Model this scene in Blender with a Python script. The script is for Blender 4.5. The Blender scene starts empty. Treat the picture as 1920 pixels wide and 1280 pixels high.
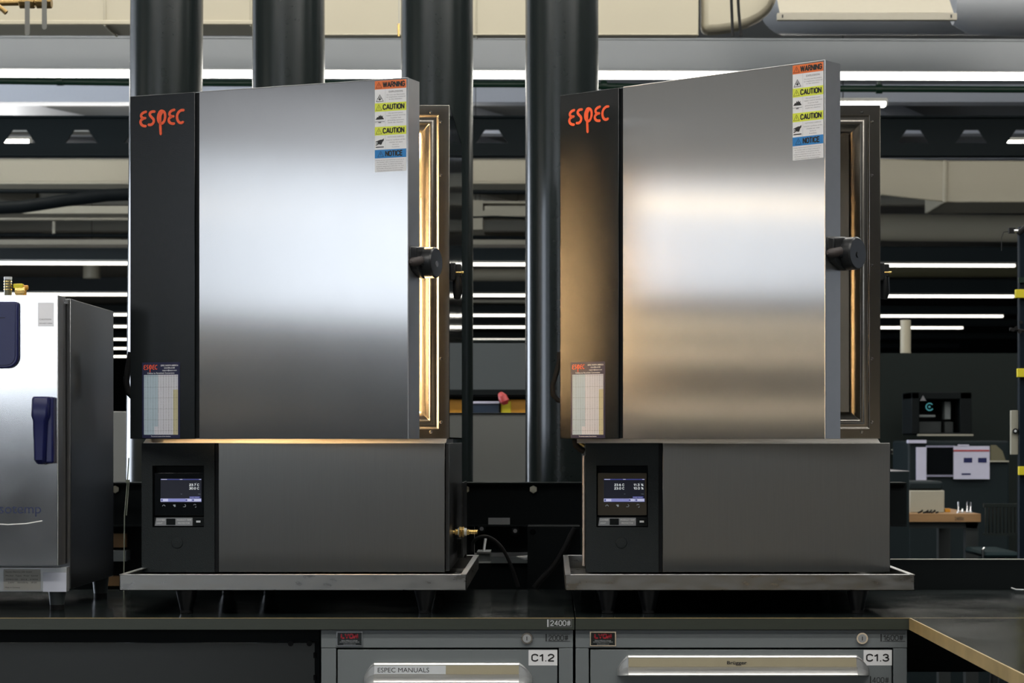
import bpy, math, random
from mathutils import Vector, Matrix
random.seed(7)
S = bpy.context.scene
COL = S.collection
F = 4000.0          # focal length in pixels of the 1920 px wide frame
HX, HY = 1035.0, 825.0   # vanishing point of the depth direction
ZC = 1.268          # camera height above the floor

# ------------------------------------------------------------------ camera
cd = bpy.data.cameras.new('camera'); cam = bpy.data.objects.new('camera', cd); COL.objects.link(cam)
cam.location = (0, 0, ZC); cam.rotation_euler = (math.pi/2, 0, 0)
cd.sensor_width = 36.0; cd.sensor_fit = 'HORIZONTAL'; cd.lens = 36.0*F/1920.0
cd.shift_x = -(HX-960)/1920.0; cd.shift_y = (HY-640)/1920.0
cd.clip_start = 0.05; cd.clip_end = 200
cd.dof.use_dof = True; cd.dof.focus_distance = 4.4; cd.dof.aperture_fstop = 13.0
S.camera = cam
# ------------------------------------------------------------------ world, exposure
w = bpy.data.worlds.new('world'); S.world = w; w.use_nodes = True
w.node_tree.nodes['Background'].inputs[0].default_value = (0.55, 0.62, 0.7, 1)
w.node_tree.nodes['Background'].inputs[1].default_value = 0.02
vs = S.view_settings
vs.view_transform = 'Standard'; vs.look = 'None'; vs.gamma = 1; vs.exposure = 0.0
vs.use_curve_mapping = False
# brightness of the room's light sources and the added fill
E_WIN_LEFT = 2.2; E_WIN_BACK = 7.0; E_LAMP = 14.0; E_FILL = 14.0; E_CHAMBER = 45.0

def P(px, py, Y):
    return Vector(((px-HX)*Y/F, Y, ZC+(HY-py)*Y/F))
def X(px, Y): return (px-HX)*Y/F
def Z(py, Y): return ZC+(HY-py)*Y/F

# ------------------------------------------------------------------ materials
def new_mat(name):
    m = bpy.data.materials.new(name); m.use_nodes = True
    return m, m.node_tree, m.node_tree.nodes['Principled BSDF']
def mat(name, col, rough=0.5, metal=0.0, spec=0.5, noise=0.0, nscale=40, bump=0.0, bscale=200, coat=0.0, stretch=(1,1,1), rvar=0.0):
    m, nt, b = new_mat(name)
    b.inputs['Base Color'].default_value = (*col, 1)
    b.inputs['Roughness'].default_value = rough
    b.inputs['Metallic'].default_value = metal
    b.inputs['Specular IOR Level'].default_value = spec
    b.inputs['Coat Weight'].default_value = coat
    tc = nt.nodes.new('ShaderNodeTexCoord')
    mp = nt.nodes.new('ShaderNodeMapping'); mp.inputs['Scale'].default_value = stretch
    nt.links.new(tc.outputs['Object'], mp.inputs['Vector'])
    n = nt.nodes.new('ShaderNodeTexNoise'); n.inputs['Scale'].default_value = nscale; n.inputs['Detail'].default_value = 4
    nt.links.new(mp.outputs[0], n.inputs['Vector'])
    mx = nt.nodes.new('ShaderNodeMix'); mx.data_type = 'RGBA'
    k = noise if noise else 0.03
    mx.inputs[6].default_value = (*[c*(1-k) for c in col], 1); mx.inputs[7].default_value = (*[min(1, c*(1+k)) for c in col], 1)
    nt.links.new(n.outputs['Fac'], mx.inputs[0]); nt.links.new(mx.outputs[2], b.inputs['Base Color'])
    if rvar:
        mr = nt.nodes.new('ShaderNodeMapRange'); mr.inputs[1].default_value = .3; mr.inputs[2].default_value = .7
        mr.inputs[3].default_value = max(0.02, rough-rvar); mr.inputs[4].default_value = rough+rvar
        nt.links.new(n.outputs['Fac'], mr.inputs[0]); nt.links.new(mr.outputs[0], b.inputs['Roughness'])
    if bump:
        n2 = nt.nodes.new('ShaderNodeTexNoise'); n2.inputs['Scale'].default_value = bscale; n2.inputs['Detail'].default_value = 2
        nt.links.new(mp.outputs[0], n2.inputs['Vector'])
        bp = nt.nodes.new('ShaderNodeBump'); bp.inputs['Strength'].default_value = bump; bp.inputs['Distance'].default_value = 0.001
        nt.links.new(n2.outputs['Fac'], bp.inputs['Height']); nt.links.new(bp.outputs[0], b.inputs['Normal'])
    return m
def brushed(name, col, rough, aniso, grain=0.05, smudge=0.0):
    """stainless sheet, grain running up and down: reflections smear sideways"""
    m, nt, b = new_mat(name)
    b.inputs['Metallic'].default_value = 1.0
    b.inputs['Anisotropic'].default_value = aniso
    tc = nt.nodes.new('ShaderNodeTexCoord')
    mp = nt.nodes.new('ShaderNodeMapping'); mp.inputs['Scale'].default_value = (900, 900, 14)
    nt.links.new(tc.outputs['Object'], mp.inputs['Vector'])
    n = nt.nodes.new('ShaderNodeTexNoise'); n.inputs['Scale'].default_value = 1.0; n.inputs['Detail'].default_value = 3
    nt.links.new(mp.outputs[0], n.inputs['Vector'])
    mx = nt.nodes.new('ShaderNodeMix'); mx.data_type = 'RGBA'
    mx.inputs[6].default_value = (*[c*(1-grain*1.6) for c in col], 1); mx.inputs[7].default_value = (*[min(1, c*(1+grain)) for c in col], 1)
    nt.links.new(n.outputs['Fac'], mx.inputs[0]); nt.links.new(mx.outputs[2], b.inputs['Base Color'])
    n2 = nt.nodes.new('ShaderNodeTexNoise'); n2.inputs['Scale'].default_value = 7.0; n2.inputs['Detail'].default_value = 5
    nt.links.new(tc.outputs['Object'], n2.inputs['Vector'])
    mr = nt.nodes.new('ShaderNodeMapRange'); mr.inputs[1].default_value = .35; mr.inputs[2].default_value = .65
    mr.inputs[3].default_value = rough-smudge; mr.inputs[4].default_value = rough+smudge
    nt.links.new(n2.outputs['Fac'], mr.inputs[0]); nt.links.new(mr.outputs[0], b.inputs['Roughness'])
    vt = nt.nodes.new('ShaderNodeVectorTransform'); vt.vector_type = 'VECTOR'; vt.convert_from = 'OBJECT'; vt.convert_to = 'WORLD'
    vt.inputs[0].default_value = (1, 0, 0)
    nt.links.new(vt.outputs[0], b.inputs['Tangent'])
    return m
def emit(name, col, strength):
    m, nt, b = new_mat(name)
    b.inputs['Base Color'].default_value = (*[c*.5 for c in col], 1)
    b.inputs['Emission Color'].default_value = (*col, 1); b.inputs['Emission Strength'].default_value = strength
    return m
M = {}
M['steel'] = brushed('brushed_stainless', (.60, .605, .61), .155, 1.0, smudge=.004)
M['steel_base'] = brushed('brushed_stainless_base', (.17, .17, .16), .30, .8, smudge=.003)
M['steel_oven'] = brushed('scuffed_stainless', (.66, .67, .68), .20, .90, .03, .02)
M['steel_tray'] = mat('tray_stainless', (.24, .235, .22), .36, 1.0, noise=.12, nscale=22, rvar=.12, stretch=(1, 1, 3))
M['steel_edge'] = mat('folded_stainless_edge', (.46, .46, .46), .38, 1.0, noise=.06)
M['mirror'] = mat('polished_stainless', (.62, .63, .64), .06, 1.0, bump=.25, bscale=9)
M['liner'] = mat('liner_stainless', (.66, .62, .56), .26, 1.0, noise=.04)
M['flange'] = mat('flange_stainless', (.25, .235, .21), .21, 1.0, noise=.05)
M['black_panel'] = mat('black_textured_coating', (.005, .007, .008), .11, spec=.5, bump=.14, bscale=900)
M['black_textured'] = mat('black_leather_grain_plastic', (.011, .015, .016), .5, spec=.22, bump=.9, bscale=650, noise=.3, nscale=600)
M['groove'] = mat('black_groove', (.004, .005, .006), .6, spec=.2)
M['black'] = mat('black_plastic', (.010, .011, .012), .30)
M['matte_black'] = mat('matte_black_paint', (.004, .006, .0065), .6, spec=.12)
M['rubber'] = mat('black_rubber', (.008, .008, .008), .7, spec=.25)
M['brown_grip'] = mat('dark_brown_rubber_grip', (.045, .036, .034), .6)
M['column'] = mat('grey_green_gloss_paint', (.011, .0155, .015), .22, spec=.5)
M['cab'] = mat('grey_powder_coat', (.145, .162, .165), .45, noise=.04, bump=.12, bscale=900)
M['cab_dark'] = mat('shadow_gap_black', (.002, .0025, .0025), .8, spec=.05)
M['worktop'] = mat('dark_laminate_top', (.012, .016, .016), .16, spec=.4, noise=.3, nscale=5, rvar=.05)
M['edge'] = mat('olive_edge_band', (.028, .034, .024), .42, noise=.12, nscale=30, stretch=(1, 1, 8))
M['brass_edge'] = mat('worn_brass_coloured_edge', (.38, .28, .12), .45, noise=.35, nscale=14, spec=.4)
M['alu'] = mat('satin_aluminium', (.66, .66, .64), .34, .85, noise=.03)
M['alu_cap'] = mat('cast_grey_end_cap', (.36, .37, .37), .42, .4)
M['strip'] = mat('beige_label_strip', (.34, .30, .20), .30, noise=.05)
M['ink'] = mat('black_ink', (.012, .012, .012), .5)
M['grey_ink'] = mat('grey_ink', (.16, .16, .17), .5)
M['white'] = mat('white_vinyl', (.74, .74, .74), .45)
M['lightgrey'] = mat('light_grey_vinyl', (.55, .57, .58), .45)
M['orange'] = mat('orange_vinyl', (.72, .16, .035), .4)
M['yellow'] = mat('yellow_green_vinyl', (.66, .72, .06), .4)
M['blue'] = mat('blue_vinyl', (.02, .20, .50), .4)
M['logo'] = mat('orange_red_raised_logo', (.80, .10, .03), .35)
M['navy'] = mat('navy_card', (.012, .014, .05), .35)
M['tab_white'] = mat('pale_table_paper', (.62, .62, .66), .5)
M['tab_blue'] = mat('pale_blue_table_paper', (.42, .52, .58), .5)
M['tab_yellow'] = mat('pale_yellow_table_paper', (.55, .50, .30), .5)
M['navyplastic'] = mat('navy_blue_plastic', (.010, .013, .075), .3, spec=.35)
M['navytext'] = mat('navy_print', (.02, .03, .08), .5)
M['brass'] = mat('brass', (.85, .58, .20), .22, 1.0)
M['ptfe'] = mat('white_thread_tape', (.7, .7, .66), .5)
M['bolt'] = mat('zinc_bolt', (.42, .40, .32), .38, .9, noise=.2, nscale=60)
M['darkglass'] = mat('black_screen_glass', (.004, .005, .006), .08)
M['scr_navy'] = emit('screen_navy', (.004, .006, .02), .3)
M['scr_bar'] = emit('screen_lavender', (.26, .28, .62), .55)
M['scr_pale'] = emit('screen_pale', (.60, .62, .85), .55)
M['scr_head'] = emit('screen_header', (.06, .07, .30), .5)
M['scr_white'] = emit('screen_white', (.9, .95, .95), .8)
M['scr_dim'] = emit('screen_dim_text', (.25, .28, .30), .5)
M['duct'] = mat('cream_painted_duct', (.40, .365, .27), .5, noise=.05, nscale=3)
M['ductgrey'] = mat('grey_painted_duct', (.22, .23, .24), .45, noise=.06, nscale=3)
M['beam'] = mat('grey_gloss_beam', (.30, .32, .33), .34, noise=.08, nscale=2)
M['beamdark'] = mat('dark_steel_beam', (.018, .025, .026), .5, spec=.2)
M['truss'] = mat('blue_black_steel_beam', (.008, .014, .016), .5, spec=.15)
M['ceil'] = mat('painted_ceiling_deck', (.22, .225, .22), .7, noise=.12, nscale=.8)
M['ceilcream'] = mat('cream_ceiling_rib', (.36, .34, .27), .6)
M['ceilrib'] = mat('pale_grey_ceiling_rib', (.62, .64, .68), .5)
M['pipe'] = mat('dark_green_pipe', (.003, .018, .010), .35, spec=.3)
M['trough'] = mat('pale_cream_sheet', (.34, .315, .25), .5)
M['floor'] = mat('grey_sealed_concrete', (.05, .052, .05), .35, noise=.2, nscale=2)
M['wall'] = mat('dark_grey_wall_paint', (.010, .0145, .013), .6, noise=.06, nscale=2, spec=.15)
M['bulkhead'] = mat('white_bulkhead_paint', (.72, .72, .70), .6)
M['wallgrey'] = mat('grey_wall_paint', (.12, .123, .123), .6, noise=.06, nscale=2)
M['lamp'] = emit('lit_lamp_diffuser', (1.0, .96, .86), E_LAMP)
M['lampfill'] = emit('fill_panel_diffuser', (1.0, .97, .92), E_FILL)
M['warmstreak'] = emit('warm_streak_emitter', (1.0, .80, .55), 8.0)
M['sky'] = emit('daylit_window', (.86, .92, 1.0), E_WIN_LEFT)
M['lampfar'] = emit('lit_far_lamp_diffuser', (1.0, .95, .84), 3.2)
M['softfill'] = emit('soft_fill_diffuser', (1.0, .97, .92), 5.0)
M['sky2'] = emit('daylit_window_middle', (.90, .94, 1.0), 1.55)
M['sky3'] = emit('daylit_window_far', (.80, .88, 1.0), 12.0)
M['sky6'] = emit('added_window_right', (.80, .88, 1.0), .9)
M['glowband'] = emit('added_glow_band', (.95, .96, 1.0), .75)
M['glowband_dim'] = emit('added_dim_glow_band', (1.0, .97, .90), .22)
M['skyback'] = emit('daylit_back_window', (.86, .92, 1.0), E_WIN_BACK)
M['clamp'] = mat('galvanised_metal', (.35, .35, .32), .4, .8)
M['wood'] = mat('maple_bench_wood', (.30, .17, .07), .5, noise=.2, nscale=5, stretch=(1, 1, 12))
M['cream'] = mat('cream_plastic', (.30, .29, .23), .5)
M['paper'] = mat('white_paper', (.50, .50, .62), .6)
M['greypanel'] = mat('light_grey_satin_sheet', (.27, .275, .26), .35, .2, noise=.04, nscale=2)
M['yellowp'] = mat('yellow_plastic', (.65, .55, .01), .45)
M['orangep'] = mat('amber_plastic', (.55, .25, .01), .45)
M['red'] = mat('red_plastic', (.35, .03, .03), .4)
M['bluebox'] = mat('dark_blue_plastic', (.006, .02, .045), .4)
M['teal'] = mat('dark_teal_fabric', (.004, .014, .016), .7, spec=.15)
M['cyan'] = emit('lit_cyan_ring', (.10, .45, .50), .35)
M['chrome'] = mat('chrome', (.75, .75, .75), .15, 1.0)
M['glasstube'] = mat('smoked_tube', (.12, .11, .06), .25)

M['navyblack'] = mat('plate_black', (.005, .008, .008), .3)
M['plate_red'] = mat('plate_red_print', (.30, .01, .02), .4)
M['kneepanel'] = mat('dark_grey_satin_panel', (.05, .052, .046), .3, .3)
M['strip_grey'] = mat('grey_switch_label', (.23, .24, .25), .35)
M['base_side'] = mat('satin_dark_stainless_side', (.10, .105, .11), .30, .8)
M['chlamp'] = emit('lit_chamber_lamp', (1, .62, .28), 6)
M['pinkmetal'] = mat('warm_toned_hinge_metal', (.62, .52, .44), .4, .7)
M['tie'] = mat('pale_nylon', (.38, .40, .30), .5)
M['cab_panel'] = mat('dark_blue_grey_panel', (.045, .055, .058), .5)
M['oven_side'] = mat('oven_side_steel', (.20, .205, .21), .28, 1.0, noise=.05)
M['plate_beige'] = mat('beige_rating_plate', (.36, .35, .31), .5)
M['plate_white'] = mat('white_blank_label', (.60, .62, .70), .5)
M['foot_grey'] = mat('grey_rubber_foot', (.05, .06, .06), .5)
M['swoosh'] = mat('pale_silver_line', (.85, .83, .78), .3)
M['faint'] = mat('pale_paper_sticker', (.92, .92, .95), .5)
M['paperdim'] = mat('dim_grey_frame', (.22, .22, .30), .5)
M['rack_black'] = mat('navy_black_metal', (.003, .008, .014), .5, spec=.12)
M['olddull'] = mat('dull_grey_lever', (.16, .16, .14), .5)
M['darkbrass'] = mat('tarnished_brass', (.30, .20, .08), .35, 1.0, noise=.3, nscale=60)

M['legdark'] = mat('dark_grey_enamel', (.03, .035, .035), .5, spec=.2)
M['beigereflect'] = mat('beige_reflector', (.75, .62, .44), .5, noise=.1, nscale=4)

# ------------------------------------------------------------------ mesh builder
_txt = {}
def text_data(s, bold):
    k = (s, bold)
    if k in _txt: return _txt[k]
    cu = bpy.data.curves.new('lettering', 'FONT'); cu.body = s; cu.size = 1.0; cu.offset = bold
    cu.resolution_u = 2 if len(s) > 14 else 4
    o = bpy.data.objects.new('lettering', cu); COL.objects.link(o)
    dg = bpy.context.evaluated_depsgraph_get()
    me = bpy.data.meshes.new_from_object(o.evaluated_get(dg))
    vs_ = [(v.co.x, v.co.y) for v in me.vertices]; fs = [tuple(p.vertices) for p in me.polygons]
    bpy.data.objects.remove(o); bpy.data.curves.remove(cu); bpy.data.meshes.remove(me)
    x0 = min(v[0] for v in vs_); x1 = max(v[0] for v in vs_)
    _txt[k] = (vs_, fs, x0, x1)
    return _txt[k]
CAP = 0.73
def _arc(cx, cy, rx, ry, a0, a1, n=10):
    return [(cx+rx*math.cos(math.radians(a0+(a1-a0)*i/n)), cy+ry*math.sin(math.radians(a0+(a1-a0)*i/n))) for i in range(n+1)]
_O = [(.0, .32)]+_arc(.26, .30, .26, .30, 180, 360)+_arc(.26, .70, .26, .30, 0, 180)+[(0, .30)]
GLYPH = {
 '0': (.52, [_O]), 'O': (.58, [[(p[0]*1.1, p[1]) for p in _O]]),
 '1': (.3, [[(.24, 0), (.24, 1)], [(.22, .96), (.12, .82), (0, .76)]]),
 '2': (.52, [_arc(.25, .73, .25, .27, 170, -30)+[(.1, .2), (0, .04)], [(0, 0), (.5, 0)]]),
 '3': (.52, [_arc(.24, .75, .23, .25, 160, -90, 9), _arc(.24, .27, .27, .27, 90, -160, 10)]),
 '4': (.54, [[(.4, 0), (.4, 1)], [(.4, 1), (0, .3)], [(0, .28), (.54, .28)]]),
 '6': (.52, [_arc(.26, .30, .26, .30, 180, 540, 16), _arc(.36, .42, .36, .58, 180, 95, 8)]),
 '7': (.5, [[(0, 1), (.5, 1)], [(.49, .98), (.28, .5), (.16, 0)]]),
 '#': (.6, [[(.14, 0), (.24, 1)], [(.38, 0), (.48, 1)], [(0, .68), (.6, .68)], [(0, .32), (.6, .32)]]),
 '.': (.1, [[(.05, 0), (.05, .03)]]), ' ': (.18, []), '%': (.7, [_arc(.15, .8, .14, .18, 0, 360, 10), _arc(.55, .2, .14, .18, 0, 360, 10), [(.1, 0), (.6, 1)]]),
 'C': (.56, [_arc(.28, .70, .28, .30, 20, 180)+_arc(.28, .30, .28, .30, 180, 340)]),
 'W': (.84, [[(0, 1), (.2, 0)], [(.2, 0), (.42, .98)], [(.42, .98), (.64, 0)], [(.64, 0), (.84, 1)]]),
 'A': (.58, [[(0, 0), (.29, 1)], [(.29, 1), (.58, 0)], [(.1, .3), (.48, .3)]]),
 'R': (.54, [[(0, 0), (0, 1)], [(0, 1), (.28, 1)]+_arc(.28, .76, .24, .24, 90, -90, 8)+[(.0, .52)], [(.28, .5), (.52, 0)]]),
 'N': (.54, [[(0, 0), (0, 1)], [(0, 1), (.54, 0)], [(.54, 0), (.54, 1)]]),
 'I': (.08, [[(.04, 0), (.04, 1)]]), 'T': (.5, [[(0, 1), (.5, 1)], [(.25, 1), (.25, 0)]]),
 'G': (.56, [_arc(.28, .70, .28, .30, 20, 180)+_arc(.28, .30, .28, .30, 180, 360), [(.56, .28), (.56, .46)], [(.56, .46), (.32, .46)]]),
 'U': (.54, [[(0, 1), (0, .3)]+_arc(.27, .27, .27, .27, 180, 360)+[(.54, 1)]]),
 'E': (.46, [[(0, 0), (0, 1)], [(0, 1), (.46, 1)], [(0, .52), (.42, .52)], [(0, 0), (.46, 0)]]),
 'L': (.44, [[(0, 0), (0, 1)], [(0, 0), (.44, 0)]]), 'Y': (.56, [[(0, 1), (.28, .45)], [(.56, 1), (.28, .45)], [(.28, .45), (.28, 0)]]),
}
class MB:
    def __init__(s): s.v = []; s.f = []; s.m = []; s.mats = []
    def mi(s, name):
        if name not in s.mats: s.mats.append(name)
        return s.mats.index(name)
    def add(s, vs, fs, m):
        o = len(s.v); s.v += [tuple(p) for p in vs]; i = s.mi(m)
        for f in fs: s.f.append(tuple(a+o for a in f)); s.m.append(i)
        return s
    def box(s, x0, x1, y0, y1, z0, z1, m):
        x0, x1 = sorted((x0, x1)); y0, y1 = sorted((y0, y1)); z0, z1 = sorted((z0, z1))
        v = [(x, y, z) for z in (z0, z1) for y in (y0, y1) for x in (x0, x1)]
        return s.add(v, [(0, 2, 3, 1), (4, 5, 7, 6), (0, 1, 5, 4), (2, 6, 7, 3), (0, 4, 6, 2), (1, 3, 7, 5)], m)
    def pbox(s, px0, px1, py0, py1, Y, d, m):
        """box whose front face covers that pixel rectangle at depth Y"""
        return s.box(X(px0, Y), X(px1, Y), Y, Y+d, Z(py1, Y), Z(py0, Y), m)
    def loft(s, rings, m, caps=True, closed=True):
        n = len(rings[0]); v = [p for r in rings for p in r]; f = []
        for i in range(len(rings)-1):
            for j in range(n if closed else n-1):
                k = (j+1) % n
                f.append((i*n+j, i*n+k, (i+1)*n+k, (i+1)*n+j))
        if caps: f.append(tuple(reversed(range(n)))); f.append(tuple((len(rings)-1)*n+j for j in range(n)))
        return s.add(v, f, m)
    def prism(s, pts, a, b, axis, m):
        """extrude a 2D outline along axis from a to b"""
        def mk(p, t):
            return {'x': (t, p[0], p[1]), 'y': (p[0], t, p[1]), 'z': (p[0], p[1], t)}[axis]
        return s.loft([[mk(p, a) for p in pts], [mk(p, b) for p in pts]], m)
    def tube(s, pts, r, m, n=10, caps=True):
        pts = [Vector(p) for p in pts]; rs = r if isinstance(r, (list, tuple)) else [r]*len(pts)
        rings = []; up = None
        for i, p in enumerate(pts):
            d = (pts[min(i+1, len(pts)-1)]-pts[max(i-1, 0)])
            if d.length < 1e-9: d = Vector((0, 0, 1))
            d.normalize()
            if up is None:
                up = Vector((0, 0, 1)) if abs(d.z) < .9 else Vector((0, 1, 0))
            a = up - d*up.dot(d)
            if a.length < 1e-6: a = d.orthogonal()
            a.normalize(); up = a; b = d.cross(a)
            rings.append([p+(a*math.cos(2*math.pi*j/n)+b*math.sin(2*math.pi*j/n))*rs[i] for j in range(n)])
        return s.loft(rings, m, caps)
    def cyl(s, a, b, r, m, n=24, r2=None):
        a = Vector(a); b = Vector(b); r2 = r if r2 is None else r2
        return s.tube([a, b], [r, r2], m, n)
    def stroke(s, pts, wd, O, U, V, th, m):
        """flat ribbon stroke with round-ish ends on the plane O + x U + y V"""
        O = Vector(O); U = Vector(U); V = Vector(V); N = U.cross(V); n = len(pts); q = [Vector(p) for p in pts]
        L = []; R = []
        for i in range(n):
            d = q[min(i+1, n-1)]-q[max(i-1, 0)]; d.normalize(); h = Vector((-d.y, d.x))*wd/2
            L.append(q[i]+h); R.append(q[i]-h)
        d0 = (q[0]-q[1]).normalized()*wd*.4; d1 = (q[-1]-q[-2]).normalized()*wd*.4
        out = [q[0]+d0] + L + [q[-1]+d1] + list(reversed(R))
        mp = lambda p, t: O+U*p.x+V*p.y+N*t
        k = len(out)
        v = [mp(p, th) for p in out]+[mp(p, 0) for p in out]
        f = [(0, 1, k-1)]+[(i+1, i+2, k-2-i, k-1-i) for i in range(n-1)]+[(n, n+1, n+2)]
        f += [(j, k+j, k+(j+1) % k, (j+1) % k) for j in range(k)]
        return s.add(v, f, m)
    def text(s, t, x, z, h, m, y=0.0, width=None, align='L', bold=0.0, U=(1, 0, 0), V=(0, 0, 1)):
        """letters with cap height h on the plane y, baseline at z"""
        vs_, fs, x0, x1 = text_data(t, bold)
        k = h/CAP; kx = k if width is None else width/(x1-x0)
        W = (x1-x0)*kx; ox = {'L': 0, 'C': -W/2, 'R': -W}[align]
        U = Vector(U); V = Vector(V)
        v = [Vector((x, y, z))+U*((a-x0)*kx+ox)+V*(b*k) for a, b in vs_]
        return s.add(v, fs, m)
    def text2(s, t, x, z, h, m, y=0.0, width=None, align='L', wt=.13):
        """plain grotesque capitals and figures drawn with ribbon strokes"""
        adv = [GLYPH[c][0]+.2 for c in t]; tot = sum(adv)-.2
        kx = h if width is None else width/tot
        x -= {'L': 0, 'C': tot*kx/2, 'R': tot*kx}[align]
        for c, a in zip(t, adv):
            for path in GLYPH[c][1]:
                s.stroke([(px*kx, wt*h/2+py*h*(1-wt)) for px, py in path], wt*h, (x, y, z), (1, 0, 0), (0, 0, 1), .0001, m)
            x += a*kx
        return s
    def build(s, name, parent=None, bevel=0.0, smooth=False, local=False, loc=None, rot=None, sub=0, seg=2):
        me = bpy.data.meshes.new(name)
        off = Vector((0, 0, 0))
        if parent is not None and not local:
            p = parent
            while p is not None: off += p.location; p = p.parent
        if parent is None and loc is None and not local:
            xs = [p[0] for p in s.v]; ys = [p[1] for p in s.v]; zs = [p[2] for p in s.v]
            off = Vector(((min(xs)+max(xs))/2, (min(ys)+max(ys))/2, min(zs)))
        me.from_pydata([tuple(Vector(p)-off) for p in s.v], [], s.f); me.validate()
        for nm in s.mats: me.materials.append(M[nm])
        if len(me.polygons) == len(s.m): me.polygons.foreach_set('material_index', s.m)
        import bmesh
        bm = bmesh.new(); bm.from_mesh(me)
        if not getattr(s, 'keepn', False): bmesh.ops.recalc_face_normals(bm, faces=bm.faces)
        bm.to_mesh(me); bm.free()
        o = bpy.data.objects.new(name, me); COL.objects.link(o)
        if parent is not None: o.parent = parent
        if loc is not None: o.location = loc
        elif parent is None and not local: o.location = off
        if rot is not None: o.rotation_euler = rot
        if bevel:
            b = o.modifiers.new('bevel', 'BEVEL'); b.width = bevel; b.segments = seg; b.limit_method = 'ANGLE'; b.angle_limit = math.radians(40); b.use_clamp_overlap = True
        if sub:
            b = o.modifiers.new('sub', 'SUBSURF'); b.levels = sub; b.render_levels = sub
        if smooth or bevel:
            me.polygons.foreach_set('use_smooth', [True]*len(me.polygons))
            me.set_sharp_from_angle(angle=math.radians(38)) if hasattr(me, 'set_sharp_from_angle') else None
        me.update()
        return o
def tag(o, label, cat, group=None, kind=None):
    if kind: o['kind'] = kind
    if label: o['label'] = label
    if cat: o['category'] = cat
    if group: o['group'] = group
    return o
def thing(name, loc, label, cat, group=None):
    o = bpy.data.objects.new(name, None); COL.objects.link(o); o.location = loc; o.empty_display_size = .1
    return tag(o, label, cat, group)
def struct(o): o['kind'] = 'structure'; return o

# ------------------------------------------------------------------ room shell
XL, XR, YB, YF = -11.0, 16.0, -12.0, 62.0
CH = ZC+3.25
m = MB(); m.box(-26, 20, YB-.2, YF+.2, -.2, 0, 'floor'); struct(m.build('floor'))
m = MB(); m.box(-26, 20, YB-.2, YF+.2, CH, CH+.2, 'ceil'); struct(m.build('ceiling'))
m = MB(); m.box(-26, 20, YF, YF+.2, 0, CH, 'wall'); struct(m.build('wall_far'))
m = MB(); m.box(XR, XR+.2, YB, 9, 0, CH, 'wall'); m.box(XR, XR+.2, 15, YF, 0, CH, 'wall'); m.box(XR, XR+.2, 9, 15, 0, .6, 'wall'); m.box(XR, XR+.2, 9, 15, 3.9, CH, 'wall'); struct(m.build('wall_right'))
m = MB(); m.box(XR+.1, XR+.11, 9, 15, .6, 3.9, 'sky6'); struct(m.build('window_6'))  # unseen window, added for a highlight on the pipes' right side
# left wall, with a ribbon of windows (bands below and above, piers between)
WZ0, WZ1 = 2.32, 3.70
wy = [(-9.6, -3.5, WZ0, WZ1, 'glowband', 'sky'), (-.7, 3.4, WZ0, 3.22, 'glowband_dim', 'sky2'), (8.0, 17.0, .5, WZ1, 'glowband', 'sky3')]
WB = 4.42
m = MB(); ys = [YB]+[q for p in wy for q in p[:2]]+[19]
for i in range(0, len(ys), 2): m.box(XL-.25, XL, ys[i], ys[i+1], 0, CH, 'wallgrey')
for a, b, z0, z1, _, _ in wy: m.box(XL-.25, XL, a, b, 0, z0, 'wallgrey'); m.box(XL-.25, XL, a, b, WB, CH, 'wallgrey')
struct(m.build('wall_left'))
for i, (a, b, z0, z1, bl, sk) in enumerate(wy):
    m = MB(); m.box(XL-.16, XL-.15, a, b, z0, z1, sk); o = struct(m.build('window_%d' % (i+1)))
    f = MB()
    for (c, d, e, g) in ((a, b, z0, z0+.04), (a, b, WB-.04, WB), (a, a+.04, z0, WB), (b-.04, b, z0, WB)):
        f.box(XL-.14, XL-.06, c, d, e, g, 'alu')
    f.build('window_frame', o)
    f = MB(); f.box(XL-.15, XL-.145, a, b, z1, WB, bl); f.build('glow_band', o)  # glowing band added above the window to lift the doors' upper reflections
# back wall behind the photographer, two high windows
bx = [(-8.2, -2.6), (7.5, 9.5)]; BZ0, BZ1 = 1.85, 3.6
m = MB(); m.box(XL-.25, XR, YB-.25, YB, 0, BZ0, 'wall'); m.box(XL-.25, XR, YB-.25, YB, BZ1, CH, 'wall')
xs = [XL-.25]+[q for p in bx for q in p]+[XR]
for i in range(0, len(xs), 2): m.box(xs[i], xs[i+1], YB-.25, YB, BZ0, BZ1, 'wall')
struct(m.build('wall_back'))
for i, (a, b) in enumerate(bx):
    m = MB(); m.box(a, b, YB-.16, YB-.15, BZ0, BZ1, 'skyback'); o = struct(m.build('window_%d' % (i+4)))
    f = MB()
    for (c, d, e, g) in ((a, b, BZ0, BZ0+.04), (a, b, BZ1-.04, BZ1), (a, a+.04, BZ0, BZ1), (b-.04, b, BZ0, BZ1)):
        f.box(c, d, YB-.14, YB-.06, e, g, 'alu')
    f.build('window_frame', o)
m = MB(); m.box(-26, XL-.25, 18.8, 19, 0, CH, 'wallgrey'); struct(m.build('wall_step'))
m = MB(); m.box(-26.2, -26, 19, YF, 0, CH, 'wall'); struct(m.build('wall_far_left'))

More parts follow.
